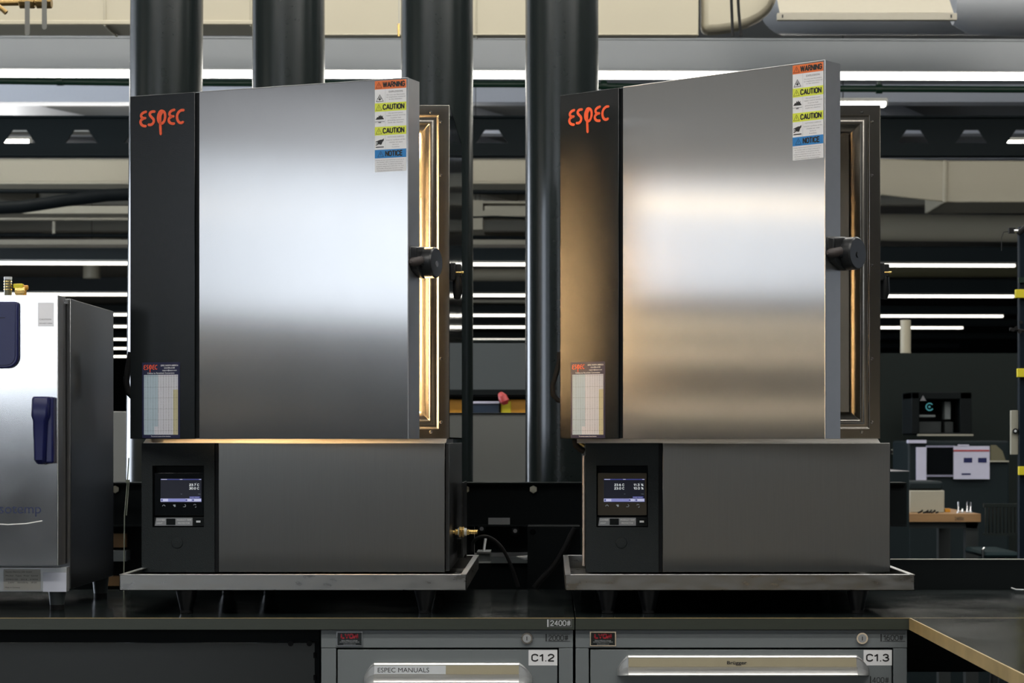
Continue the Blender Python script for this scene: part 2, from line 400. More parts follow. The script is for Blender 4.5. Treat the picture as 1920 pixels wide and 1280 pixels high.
# ------------------------------------------------------------------ linear lamps
def yaw(o, a):      # the hall's rows run very slightly away from the bench towards the right
    o.rotation_euler.z = a; o.location.y += o.location.x*a
    return o
def hang(m, x, y, z): return m.box(x-.003, x+.003, y-.003, y+.003, z, CH-.0005, 'matte_black')
def lamp(px0, px1, py, Y, label, th=.028, dp=.07, matn='lamp', x0=None, x1=None, group=None):
    a = X(px0, Y) if x0 is None else x0; b = X(px1, Y) if x1 is None else x1; z = Z(py, Y)
    r = thing('linear_lamp', ((a+b)/2, Y, z), label, 'ceiling lamp', group)
    m = MB(); m.box(a+.01, b-.01, Y, Y+dp, z-th/2, z+th/2, matn); m.build('diffuser', r)
    m = MB(); m.box(a, b, Y-.004, Y+dp+.004, z+th/2, z+th/2+.022, 'clamp'); m.box(a, a+.01, Y-.004, Y+dp+.004, z-th/2, z+th/2, 'clamp'); m.box(b-.01, b, Y-.004, Y+dp+.004, z-th/2, z+th/2, 'clamp')
    if Y in (13.0, 15.0): hang(m, a+(b-a)*.5, Y+dp/2, z+th/2)
    m.build('housing', r)
    return r
yaw(lamp(0, 0, 139.5, 11.3, 'long bright strip lamp directly under the nearest grey beam', th=.030, dp=.05, x0=-4.5, x1=6.5), .018)
lamp(1500, 1664, 194, 13.0, 'short strip lamp above the open right chamber body', th=.024)
lamp(-140, 57, 265, 15.0, 'strip lamp glimpsed through the hole of the castellated beam near the left edge', th=.028)
lamp(1878, 2100, 267, 15.0, 'strip lamp glimpsed through the castellated beam above the far right duct', th=.028)
ROWS = [(495.3, 24.1, -9.5, 5.28), (553.5, 29.3, -11.5, 6.4), (591, 34.0, -13, 7.25), (613, 37.6, -14, 7.3), (637, 42.3, -15, 0.5), (654, 46.8, -16.5, -1.0), (669, 51.2, -18, -1.5)]
words = ['second row', 'third row', 'fourth row', 'fifth row', 'sixth row', 'seventh row', 'eighth and farthest row']
for (py, Y, a, b), wd in zip(ROWS, words):
    yaw(lamp(0, 0, py, Y, 'thin strip lamp in the %s of lights counted from the nearest beam' % wd, th=.022 + .0003*Y, dp=.06, matn='lampfar', x0=a, x1=b), .03)
# unseen fill lamps, added to brighten the bench fronts, ducts and beam
def fill_lamp(x0, x1, Y, z, label, matn='lamp', dp=.12):
    r = thing('linear_lamp', ((x0+x1)/2, Y, z), label, 'ceiling lamp', 'added unseen fill lamps')
    m = MB(); m.box(x0, x1, Y, Y+dp, z-.02, z+.02, matn); m.build('diffuser', r)
    m = MB(); m.box(x0-.01, x1+.01, Y-.004, Y+dp+.004, z+.02, z+.05, 'clamp')
    for q_ in (.01, .99): hang(m, x0+(x1-x0)*q_, Y+dp/2, z+.045)
    m.build('housing', r)
for Y, hh_ in ((14.6, 2.62), (10.6, 2.62), (8.7, 2.95), (7.0, 2.75), (4.6, 2.75), (1.9, 2.75), (.2, 2.75)):
    fill_lamp(-4.5, 5.0 if Y < 14 else 7.0, Y, ZC+hh_, 'added fill panel hanging unseen above the hall', 'softfill' if Y == 10.6 else 'lampfill', .30 if Y < 10 else .10)
r = thing('fill_uplight', (-3.5, 20, ZC+2.92), 'added fill light hidden behind the castellated beam at the left', 'ceiling lamp')  # added out of sight to brighten the ceiling at the left
m = MB(); m.box(-6.5, -.8, 20, 20.2, ZC+2.92, ZC+2.95, 'lampfill'); m.build('diffuser', r)
m = MB(); m.box(-6.5, -.8, 19.99, 20.21, ZC+2.89, ZC+2.92, 'clamp'); hang(m, -6.4, 20.1, ZC+2.9); hang(m, -.9, 20.1, ZC+2.9); m.build('housing', r)
# unseen warm strips on the left wall, added for streaks in the right-hand door
for zz, y0, y1 in ((3.03, -2.0, 4.5), (2.12, -2.0, 4.5), (1.91, -2.0, 4.5), (1.5, -2.0, 4.5)):
    r = thing('streak_strip', (XL+.05, (y0+y1)/2, zz), 'added warm light strip along the left wall, for streaks in the right door', 'added light', 'added warm light strips on the left wall')
    m = MB(); h_ = .014 if zz > 3 else .005; m.box(XL+.02, XL+.05, y0, y1, zz-h_, zz+h_, 'warmstreak'); m.build('diffuser', r)
    m = MB(); m.box(XL, XL+.02, y0-.02, y1+.02, zz-.03, zz+.03, 'clamp'); m.build('housing', r)

# ------------------------------------------------------------------ beams of the ceiling
def beam(i, pyt, pyb, Y, x0, x1, mt, dp=.14, ang=.03):
    m = MB(); zt, zb = Z(pyt, Y), Z(pyb, Y); tf = .012
    m.box(x0, x1, Y, Y+dp, zb, zb+tf, mt); m.box(x0, x1, Y, Y+dp, zt-tf, zt, mt); m.box(x0, x1, Y+.004, Y+.02, zb+tf, zt-tf, mt)
    m.box(x0, x1, Y+.02, Y+dp-.01, zb+tf, zt-tf, mt)
    yaw(struct(m.build('trim_%d' % i, bevel=.002)), ang)
beam(1, 70, 132.5, 11.28, -4.8, 6.8, 'beam', ang=.018)
for k, ((py, Y, a, b), hgt) in enumerate(zip(ROWS, (33, 30, 17, 15, 12, 9, 8))):
    beam(2+k, py-2-hgt, py-3, Y, a-.5, b+2.5 if b > 4 else b+10, 'beamdark' if k else 'beam2' if False else 'beamdark')
# castellated (holed) dark beam
def truss(i, Y, pyt, pyb, x0, x1, hole_x, zi0, zi1):
    zt, zb = Z(pyt, Y), Z(pyb, Y); h0, h1 = Z(zi1, Y), Z(zi0, Y)
    m = MB(); d = .02
    m.box(x0, x1, Y, Y+d, zb, h0, 'truss'); m.box(x0, x1, Y, Y+d, h1, zt, 'truss')
    m.box(x0, x1, Y-.05, Y+.07, zb-.012, zb, 'truss'); m.box(x0, x1, Y-.05, Y+.07, zt, zt+.012, 'truss')
    xs = x0
    for c in hole_x:
        cx = X(c, Y); wb, wt = .105, .045
        m.prism([(xs, h0), (cx-wb, h0), (cx-wt, h1), (xs if xs == x0 else xs-.06+.0, h1)], Y, Y+d, 'y', 'truss')
        xs = cx+wb
    m.prism([(xs, h0), (x1, h0), (x1, h1), (xs-.06, h1)], Y, Y+d, 'y', 'truss')
    struct(m.build('trim_%d' % i))
truss(10, 14.0, 222, 290, -5.2, 7.0, [-150, -66, 36, 152, 262, 372, 482, 592, 702, 812, 922, 1032, 1142, 1252, 1362, 1472, 1598, 1713, 1822, 1918, 2030], 243, 268)
# ceiling ribs: pale lattice between the beams
for k, (yy, mt) in enumerate([(19.5, 'ceilrib'), (21.5, 'ceilrib'), (23.4, 'ceilrib'), (26.0, 'ceilcream'), (28.0, 'ceilcream'), (31.5, 'ceilcream'), (36, 'ceilcream')]):
    m = MB(); z0 = CH-.16
    m.box(-12, 10, yy, yy+.22, z0, CH, mt)
    x = -12
    while x < 10:
        m.prism([(x, yy+.2), (x+.18, yy+.2), (x+1.05, yy+1.9), (x+.87, yy+1.9)], z0+.02, CH-.001, 'z', mt); x += 2.1
    struct(m.build('trim_%d' % (11+k)))

# ------------------------------------------------------------------ ducts, pipes under the ceiling
def seam_box(px0, px1, pyt, pyb, Y, d, mt, seams):
    m = MB(); m.pbox(px0, px1, pyt, pyb, Y, d, mt)
    for s_ in seams:
        m.box(X(s_, Y)-.006, X(s_, Y)+.006, Y-.006, Y+d+.006, Z(pyb, Y)-.006, Z(pyt, Y)+.006, mt)
    m.box(X(px0, Y), X(px1, Y), Y-.012, Y, Z(pyb, Y), Z(pyb, Y)+.02, mt)
    return m
m = seam_box(-260, 600, -120, 47, 9.6, .25, 'duct', [197, 471]); m.pbox(600, 1310, -120, 64, 9.6, .10, 'duct')
for s_ in (893, 1100): m.box(X(s_, 9.6)-.004, X(s_, 9.6)+.004, 9.596, 9.7, Z(66, 9.6), Z(-120, 9.6), 'duct')
m.box(X(600, 9.6), X(1310, 9.6), 9.592, 9.6, Z(67, 9.6), Z(63, 9.6), 'duct'); o = m.build('supply_duct', bevel=.004)
tag(o, 'long cream rectangular duct along the top, left of the hanging cables', 'duct')
def round_duct(name, pts, r, mt, label, n=28):
    m = MB(); m.tube(pts, r, mt, n); o = m.build(name, smooth=True); return tag(o, label, 'duct')
Y = 9.7
m = MB()
cx0, cz = X(1312, Y), Z(-110, Y)
prof = [(1314, 65), (1345, 64), (1372, 60), (1400, 52), (1425, 40), (1443, 24), (1452, 8), (1456, -20), (1456, -120), (1314, -120)]
m.prism([(X(a, Y), Z(b, Y)) for a, b in prof], Y-.08, Y+.05, 'y', 'duct')
o = m.build('duct_elbow', bevel=.03, seg=3); tag(o, 'cream duct elbow with rounded lower corner behind the two hanging cables', 'duct')
round_duct('round_duct', [P(1475, -12, 10.6), P(1560, -14, 10.35), P(1950, -14, 10.35)], .205, 'ductgrey', 'big grey round duct passing behind the cream lamp trough')
# trough fixture in front of it
Yt = 9.3
r = thing('reflector_trough', P(1625, 30, Yt), 'cream metal trough with turned lip hanging above the right chamber', 'light trough')
m = MB(); m.prism([(Yt, Z(24, Yt)), (Yt+.01, Z(24, Yt)), (Yt+.20, Z(-40, Yt)), (Yt+.19, Z(-40, Yt))], X(1462, Yt), X(1788, Yt), 'x', 'trough'); m.prism([(Yt+.30, Z(-40, Yt)), (Yt+.20, Z(-40, Yt)), (Yt+.20, Z(-42, Yt)), (Yt+.30, Z(-42, Yt))], X(1462, Yt), X(1788, Yt), 'x', 'trough'); m.build('body', r)
m = MB(); m.box(X(1457, Yt), X(1794, Yt), Yt-.006, Yt+.02, Z(38, Yt), Z(25, Yt), 'trough'); m.build('lip', r, bevel=.002)
for px in (1467, 1783):
    m = MB(); m.box(X(px, Yt)-.003, X(px, Yt)+.003, Yt-.009, Yt-.004, Z(34, Yt), Z(28, Yt), 'ink'); m.build('slot', r)
m = MB()
rings = []
for k in range(13):
    a = math.pi*k/12
    rings.append((X(1860, 9.9)-math.cos(a)*.0, 0))
c = P(1868, 10, 9.9)
m.tube([c+Vector((-.22, 0, -.0)), c+Vector((-.20, 0, 0)), c+Vector((-.12, 0, 0)), c+Vector((.16, 0, 0)), c+Vector((.165, 0, 0)), c+Vector((.6, 0, 0))], [.03, .09, .135, .145, .150, .150], 'ductgrey', 32)
o = m.build('duct_end', smooth=True); tag(o, 'pale grey round duct end in the top right corner', 'duct')
# hangers / cables
for k, (a, b, c_) in enumerate(((1372, 1374, 1370), (1385, 1389, 1382))):
    m = MB(); m.tube([P(c_, -40, 9.2), P(a, 20, 9.2), P(b, 68, 9.2)], .0065, 'rubber', 8); o = m.build('hanging_cable')
    tag(o, ['black hanging cable, the straighter one closer to the cream duct seam', 'black hanging cable slanting beside the straighter one'][k], 'cable')
m = MB(); m.tube([P(748, -40, 9.2), P(748, 45, 9.2)], .002, 'clamp', 6); m.tube([P(747.5, 45, 9.2), P(747.5, 68, 9.2)], .005, 'brass', 8)
o = m.build('suspension_rod'); tag(o, 'thin metal suspension rod hanging beside the third dark pipe', 'rod')
m = MB()
m.tube([P(-60, 151, 12), P(243, 155, 12), P(990, 158, 12), P(1290, 165, 12), P(1980, 168, 12)], .019, 'pipe', 14)
r = thing('sprinkler_pipe', P(960, 168, 12), 'long dark green pipe running just under the nearest strip lamp', 'pipe')
m.build('pipe_run', r, smooth=True)
for px, py in ((113, 152), (1648, 167), (1132, 160)):
    m = MB(); m.cyl(P(px-6, py, 12), P(px+6, py, 12), .026, 'pipe'); m.box(X(px-3, 12), X(px+3, 12), 11.99, 12.01, Z(py, 12), Z(py-14, 12), 'pipe'); m.build('pipe_clamp', r, smooth=True)
# second duct below castellated beam
m = seam_box(-260, 1000, 297, 345, 16.0, .5, 'duct', [460, 800]); m.box(X(-260, 16), X(1000, 16), 15.96, 16.0, Z(297, 16), Z(292, 16), 'ductgrey')
tag(m.build('supply_duct', bevel=.004), 'cream rectangular duct seen to the left of the left chamber under the castellated beam', 'duct')
m = MB(); Y = 16.4
m.pbox(1772, 2150, 301, 379, Y, .8, 'duct')
m.loft([[P(1772, 301, Y), P(1772, 379, Y), P(1772, 379, Y+.8)+Vector((0, 0, -.0)), P(1772, 301, Y+.8)],
        [P(1700, 299, Y), P(1700, 371, Y), P(1700, 371, Y+.8), P(1700, 299, Y+.8)],
        [P(1655, 297, Y), P(1655, 366, Y), P(1655, 366, Y+.8), P(1655, 297, Y+.8)],
        [P(1420, 297, Y), P(1420, 366, Y), P(1420, 366, Y+.8), P(1420, 297, Y+.8)]], 'duct')
m.box(X(1768, Y), X(1776, Y), Y-.012, Y+.8, Z(380, Y), Z(300, Y), 'duct')
tag(m.build('supply_duct', bevel=.01), 'cream duct with a flanged seam and dipping corner at the right', 'duct')
round_duct('round_duct', [P(1560, 425, 18.0), P(2050, 430, 18.0)], .115, 'duct', 'long cream round duct under the flanged duct at the right')
m = MB(); m.pbox(1560, 2060, 428, 441, 18.3, .4, 'duct')
tag(m.build('cable_tray'), 'narrow cream tray above the second row of lights at the right', 'tray')
m = MB(); m.tube([P(-60, 358, 15.5), P(1000, 360, 15.5)], .016, 'matte_black', 10)
tag(m.build('black_pipe', smooth=True), 'straight thin black pipe under the left cream duct', 'pipe')
m = MB(); m.tube([P(-60, 392, 15.2), P(40, 388, 15.2), P(120, 376, 15.2), P(200, 366, 15.2), P(300, 362, 15.2)], .045, 'matte_black', 12)
tag(m.build('flexible_hose', smooth=True), 'fat black flexible hose sloping across the upper left gap', 'hose')
m = MB(); m.tube([P(-60, 440, 22), P(1000, 446, 22)], .02, 'matte_black', 10)
m.pbox(98, 103, 415, 442, 22, .04, 'duct')
tag(m.build('black_pipe', smooth=True), 'black pipe just above the second row of lights, near white posts', 'pipe')
m = MB(); m.pbox(-60, 1000, 449, 458, 23.0, .4, 'duct'); tag(m.build('cable_tray'), 'cream tray above the second row of lights at the left', 'tray')
m = MB(); m.pbox(-60, 1000, 386, 400, 21.0, .4, 'duct'); tag(m.build('cable_tray'), 'broad cream tray under the black hose, upper left', 'tray')
m = MB(); m.pbox(-60, 1000, 408, 412, 21.8, .1, 'duct'); tag(m.build('cable_tray'), 'thin cream tray crossing behind the hose, upper left', 'tray')
m = MB(); m.cyl(P(172, 522, 26), P(172, 497, 26), .105, 'duct', 20); hang(m, X(172, 26), 26, Z(500, 26))
tag(m.build('duct_drop', smooth=True), 'short cream vertical duct between the second and third light rows at left', 'duct')
m = MB(); m.tube([P(1640, 507, 26), P(2060, 507, 26)], .085, 'glasstube', 14)
tag(m.build('flexible_duct', smooth=True), 'dull brown duct run between second and third light rows at right', 'duct')
m = MB(); m.tube([P(860, 515, 27), P(1010, 515, 27)], .08, 'duct', 14); hang(m, X(900, 27), 27, Z(512, 27))
tag(m.build('flexible_duct', smooth=True), 'dull cream duct run seen between the two middle dark pipes', 'duct')
m = MB(); m.tube([P(860, 408, 17.5), P(930, 406, 17.5), P(1010, 411, 17.5)], .008, 'matte_black', 8)
tag(m.build('ceiling_cable'), 'thin black cable strung between the third and fourth dark pipes', 'cable')
m = MB(); m.pbox(870, 905, 375, 430, 18, .5, 'duct'); m.pbox(905, 1010, 377, 381, 18, .2, 'duct'); m.pbox(905, 1010, 395, 405, 18, .3, 'duct'); hang(m, X(890, 18), 18.2, Z(375, 18))
tag(m.build('duct_box'), 'cream duct box between the third and fourth dark pipes', 'duct')
m = MB(); m.pbox(870, 1010, 562, 567, 29.0, .3, 'duct'); hang(m, X(880, 29), 29.1, Z(562, 29)); tag(m.build('cable_tray'), 'pale tray just below the third row of lights between the middle pipes', 'tray')
m = MB(); m.pbox(870, 1010, 636, 640, 30, .3, 'pipe'); hang(m, X(990, 30), 30.1, Z(636, 30)); tag(m.build('cable_tray'), 'thin green tray low between the two middle dark pipes', 'tray')
# valve cluster at the top left corner
r = thing('valve_cluster', P(45, 8, 7.5), 'brass valves with two flat grey lever handles hanging in the top left corner', 'valve')
m = MB(); m.tube([P(-40, 6, 7.5), P(95, 4, 7.5)], .011, 'darkbrass', 12); m.tube([P(-5, 10, 7.45), P(5, 18, 7.45), P(12, 24, 7.45)], .009, 'darkbrass', 10); m.build('manifold', r, smooth=True)
for px, b0, b1, yy in ((51, 16, 66, 7.42), (83, 6, 55, 7.46)):
    m = MB(); m.cyl(P(px-14, 5, 7.5), P(px+14, 5, 7.5), .021, 'darkbrass', 8); m.build('valve_body', r, bevel=.002)
    m = MB(); x = X(px, yy); q = []
    for k in range(9):
        a = math.pi+math.pi*k/8; q.append((x+math.cos(a)*.0085, Z(b1-4, yy)+math.sin(a)*.0085))
    q += [(x+.0085, Z(b0-14, yy)), (x-.0085, Z(b0-14, yy))]
    m.prism(q, yy, yy+.003, 'y', 'olddull'); m.build('lever', r)

# ------------------------------------------------------------------ the four big vertical pipes
def column(px, hw, Y, dx_top, dx_bot, label):
    r_ = hw*Y/F; m = MB()
    zt, zb = CH, 0.0
    def at(z):      # lean: x offset in pixels between y=0 and y=900
        py = HY-(z-ZC)*F/Y; t = py/900.0
        return X(px+dx_top+(dx_bot-dx_top)*t, Y)
    m.tube([(at(zb), Y, zb), (at(1.0), Y, 1.0), (at(2.0), Y, 2.0), (at(zt), Y, zt-.001)], r_, 'column', 64)
    o = m.build('ventilation_pipe', smooth=True); return tag(o, label, 'pipe', None)
column(313, 67.5, 5.75, 0, -9, 'dark pipe behind the black logo strip of the left chamber')
column(541, 67.5, 5.75, 0, 0, 'dark pipe rising behind the middle of the left chamber door')
column(819.5, 67.5, 5.75, 0, 0, 'dark pipe behind the right edge of the left chamber, by its warning sticker')
column(1053.5, 68.5, 5.75, 0, 0, 'dark pipe standing between the two chambers with a bright left edge')

# ------------------------------------------------------------------ bench: worktops, cabinets
WT = ZC-.358; TH = .0235; YWF, YWB = 4.30, 5.12
def worktop(x0, x1, y0, y1, label, edge='edge', skip=None):
    m = MB(); m.box(x0+.0012, x1-.0012, y0+.0015, y1, WT-TH, WT, 'worktop')
    r = thing('worktop', ((x0+x1)/2, (y0+y1)/2, WT-TH), label, 'worktop')
    m.build('surface', r, bevel=.0008)
    return r
xs_seam = X(1078, YWF)
r = worktop(-2.6, xs_seam, YWF, YWB, 'dark laminate worktop under the left chamber and the oven')
m = MB(); m.box(-2.6, xs_seam-.0012, YWF-.0012, YWF+.0015, WT-TH, WT, 'edge'); m.box(-2.6, xs_seam-.0012, YWF-.0014, YWF-.0002, WT-.0009, WT+.0002, 'brass_edge'); m.build('edge_band', r)
m = MB(); Yl = YWF-.0018
m.box(X(1026, Yl), X(1028.5, Yl), Yl, Yl+.001, Z(1175, Yl), Z(1161, Yl), 'lightgrey')
m.text2('2400#', X(1032.5, Yl), Z(1173, Yl), 10.5*Yl/F, 'lightgrey', y=Yl, width=37*Yl/F, wt=.14)
for (a, b, c_, d) in ((1030.5, 1072, 1160.5, 1161.2), (1030.5, 1072, 1174.6, 1175.2), (1030.5, 1031.2, 1160.5, 1175), (1071.4, 1072, 1160.5, 1175)):
    m.box(X(a, Yl), X(b, Yl), Yl, Yl+.0008, Z(d, Yl), Z(c_, Yl), 'grey_ink')
o = m.build('weight_label', r); o['label'] = 'small white lettering sticker'
xr = X(1706, YWF)
r = worktop(xs_seam, xr+2.2, YWF, YWB, 'dark laminate worktop under the right chamber, running on to the right')
m = MB(); m.box(xs_seam+.0012, xr, YWF-.0012, YWF+.0015, WT-TH, WT, 'edge'); m.box(xs_seam+.0012, xr+2.2, YWF-.0014, YWF-.0002, WT-.0009, WT+.0002, 'brass_edge'); m.build('edge_band', r)
r = worktop(xr, xr+2.2, 1.2, YWF-.002, 'scratched worktop of the side bench coming forward at the right, with brass-coloured edge')
m = MB(); m.box(xr-.002, xr+.0012, 1.2, YWF-.003, WT-TH, WT+.0003, 'brass_edge'); m.build('edge_band', r)
# dark upstand behind the right part of the bench
m = MB(); m.box(X(1090, 5.14), 3.2, 5.14, 5.16, WT-.2, Z(1049, 5.14), 'matte_black'); m.box(X(1090, 5.14), 3.2, 5.138, 5.162, Z(1049, 5.14), Z(1048, 5.14), 'clamp')
tag(m.build('bench_upstand'), 'low black upstand board closing the back of the right worktop', 'board')

def cabinet(pxl, pxr, dl, dr, hl, hr, hy, tagtxt, label, lock_px, wt_lbl, wt_px, plate_px, strip, extra=None):
    Yc = YWF+.012; k = Yc/F
    top = WT-TH-.002; x0, x1 = X(pxl, Yc), X(pxr, Yc); yb = YWB-.05
    zh0 = Z(1214, Yc)
    r = thing('drawer_cabinet', ((x0+x1)/2, Yc+.3, 0), label, 'cabinet')
    m = MB()
    m.box(x0, x1, Yc+.012, yb, .06, top, 'cab'); m.box(x0+.03, x1-.03, Yc+.06, yb, 0, .06, 'cab_dark')
    m.box(x0, x1, Yc, Yc+.012, zh0, top, 'cab')
    m.box(x0+.0004, X(dl-3, Yc), Yc+.0006, Yc+.012, .06, zh0-.0008, 'cab'); m.box(X(dr+3, Yc), x1-.0004, Yc+.0006, Yc+.012, .06, zh0-.0008, 'cab')
    m.build('carcass', r, bevel=.0008)
    m = MB(); m.box(X(dl-3, Yc), X(dr+3, Yc), Yc+.0108, Yc+.0118, .06, zh0, 'cab_dark'); m.build('shadow_gap', r)
    z = Z(1217.5, Yc); hs = [.118, .16, .2, .26]
    for i, hh in enumerate(hs):
        if z-hh < .07: hh = z-.07
        m = MB(); m.box(X(dl, Yc), X(dr, Yc), Yc-.001, Yc+.0107, z-hh, z, 'cab'); d = m.build('drawer', r, bevel=.0012)
        # handle: extruded profile with two end caps
        prof = [(0, 0), (.011, 0), (.013, -.0045), (.0115, -.0048), (.014, -.0232), (.0155, -.0236), (.028, -.034), (.030, -.038), (.026, -.041), (0, -.042)]
        zt = z-(hy-1217.5)*k
        A, B = X(hl+20, Yc), X(hr-24, Yc); y0 = Yc-.001
        m = MB(); m.prism([(y0-p, zt+q) for p, q in prof], A, B, 'x', 'alu'); m.build('handle', d, bevel=.0006)
        for sx, (e, f_) in ((-1, (A, X(hl, Yc))), (1, (B, X(hr, Yc)))):
            rings = []
            for t in (0, .35, .7, .9, 1.0):
                s_ = 1-.15*t-.75*t**4; top_ = t**1.4*.028
                ring = [(e+(f_-e)*t, y0-p*s_, max(zt+q-top_*(1+q/.042), zt-.0415) if True else 0) for p, q in prof]
                rings.append(ring)
            m = MB(); m.loft(rings, 'alu_cap'); m.build('end_cap', d, smooth=True)
        if i == 0:
            m = MB(); ys_ = y0-.0128
            sl = Vector((0, -.0025/.0184, -1)).normalized()
            ztop = zt-.0052
            def q4(a, b, e, m_, lo, hi):
                pts = [Vector((a, y0-.0119-.0025*lo-e, ztop-.0176*lo)), Vector((b, y0-.0119-.0025*lo-e, ztop-.0176*lo)), Vector((b, y0-.0119-.0025*hi-e, ztop-.0176*hi)), Vector((a, y0-.0119-.0025*hi-e, ztop-.0176*hi))]
                m.add(pts+[p+Vector((0, .0008, 0)) for p in pts], [(0, 1, 2, 3), (7, 6, 5, 4), (0, 4, 5, 1), (1, 5, 6, 2), (2, 6, 7, 3), (3, 7, 4, 0)], m_)
            q4(A+.0012, B-.0012, .0003, 'strip', 0, 1)
            if strip[0] == 'ESPEC MANUALS':
                q4(A+.0012, A+.145, .0008, 'lightgrey', .02, .98); M_ = 'grey_ink'
                m.text(strip[0], A+.008, ztop-.0135, .0095, 'ink', y0-.0150, width=96*k, V=(0, .12, 1))
            else:
                m.text(strip[0], X(1362, Yc), ztop-.0125, .0068, 'ink', y0-.0150, width=37*k, V=(0, .12, 1), bold=.02)
            ls = m.build('label_strip', d); ls['label'] = 'beige paper label strip in the drawer handle'
            m = MB(); tx0, tx1, ty0, ty1 = tagtxt[1]
            m.box(X(tx0, Yc), X(tx1, Yc), Yc-.0016, Yc-.0010, Z(ty1, Yc), Z(ty0, Yc), 'white')
            m.text2(tagtxt[0], X((tx0+tx1)/2, Yc), Z(ty1-7, Yc), 15*k, 'ink', y=Yc-.0017, width=41*k, align='C', wt=.19)
            t = m.build('tag_sticker', d); t['label'] = 'white sticker with bold black characters'
            if extra:
                m = MB(); m.text2(extra[0], X(extra[1]+5, Yc), Z(1280, Yc), 11*k, 'ink', y=Yc-.0012, width=30*k, wt=.12)
                m.box(X(extra[1], Yc), X(extra[1]+2, Yc), Yc-.0016, Yc-.001, Z(1284, Yc), Z(1267, Yc), 'ink'); m.build('weight_label', d)
        z -= hh+.0035
        if z < .08: break
    m = MB(); cx, cz_ = X(lock_px, Yc), Z(1196, Yc)
    m.cyl((cx, Yc, cz_), (cx, Yc-.006, cz_), .0125, 'chrome', 28, .0115); m.build('lock', r, smooth=True)
    m = MB(); m.cyl((cx, Yc-.0055, cz_), (cx, Yc-.0068, cz_), .0085, 'alu_cap', 24); m.box(cx-.0008, cx+.0008, Yc-.0072, Yc-.0066, cz_-.004, cz_+.004, 'ink'); lk = m.build('lock_core', r)
    m = MB(); Yl = Yc-.0008; a = wt_px
    m.box(X(a, Yl), X(a+2.2, Yl), Yl, Yl+.0006, Z(1202, Yl), Z(1188, Yl), 'ink'); m.text2(wt_lbl, X(a+6, Yl), Z(1200.5, Yl), 10.5*k, 'ink', y=Yl, width=36*k, wt=.12)
    for (a0, b0, c0, d0) in ((a+4.5, a+46, 1188, 1188.6), (a+4.5, a+46, 1201.5, 1202.1)):
        m.box(X(a0, Yl), X(b0, Yl), Yl, Yl+.0005, Z(d0, Yl), Z(c0, Yl), 'ink')
    m.build('weight_label', r)
    m = MB(); p0 = plate_px; Yp = Yc-.0025
    m.box(X(p0, Yc), X(p0+49, Yc), Yp, Yc, Z(1211, Yc), Z(1183.5, Yc), 'chrome')
    m.box(X(p0+2, Yc), X(p0+47, Yc), Yp-.0004, Yp, Z(1209, Yc), Z(1185.5, Yc), 'navyblack')
    m.text2('LYON', X(p0+24.5, Yc), Z(1197, Yc), 10*k, 'plate_red', y=Yp-.0006, width=30*k, align='C', wt=.28)
    m.text('Making a Difference in Storage', X(p0+24.5, Yc), Z(1200.8, Yc), 1.7*k, 'lightgrey', y=Yp-.0008, width=30*k, align='C')
    m.text('and Workspace Products for Industry', X(p0+24.5, Yc), Z(1203.6, Yc), 1.7*k, 'lightgrey', y=Yp-.0008, width=37*k, align='C')
    m.text('www.lyonworkspace.com', X(p0+24.5, Yc), Z(1207.5, Yc), 1.7*k, 'lightgrey', y=Yp-.0008, width=23*k, align='C')
    o = m.build('maker_plate', r); o['label'] = 'small black plate with red lettering'


cabinet(602, 1074.5, 633, 1045, 682, 998, 1241, ('C1.2', (991, 1045, 1218, 1247)), 'grey drawer cabinet under the left chamber, its drawer marked C1.2', 988, '2000#', 1023, 631, ('ESPEC MANUALS',))
cabinet(1079, 1701, 1107, 1672, 1157, 1629, 1227, ('C1.3', (1619, 1672, 1218, 1247)), 'wide grey drawer cabinet under the right chamber, its drawer marked C1.3', 1616, '1600#', 1651, 1106, ('Br\u00fcgger',), ('400#', 1631))
# open kneehole left of the cabinets
m = MB(); m.box(-2.6, X(604, 4.8), 4.80, 4.82, .05, Z(1205, 4.8), 'kneepanel')

tag(m.build('back_panel'), 'dark grey panel at the back of the open space left of the cabinets', 'panel')
r = thing('steel_bench', (-1.6, 4.5, 0), 'black steel bench frame in the open space left of the cabinets', 'bench frame')
m = MB(); m.box(-2.6, X(598, 4.42), 4.42, 4.46, Z(1204, 4.42), WT-TH-.001, 'matte_black'); m.build('rail', r)
for px in (545, 580):
    m = MB(); m.cyl(P(px, 1206, 4.41), P(px, 1206, 4.43), .006, 'rubber', 10); m.build('bolt', r)
m = MB(); m.box(X(590, 4.5), X(599, 4.5), 4.5, 4.62, 0, WT-TH-.001, 'matte_black'); m.build('leg', r)
for py in (1228, 1270):
    m = MB(); m.cyl(P(588, py, 4.5), P(592, py, 4.5), .006, 'rubber', 8); m.build('bolt', r)
m = MB(); m.box(-2.5, -2.45, 4.5, 4.6, 0, WT-TH-.001, 'matte_black'); m.build('leg', r)

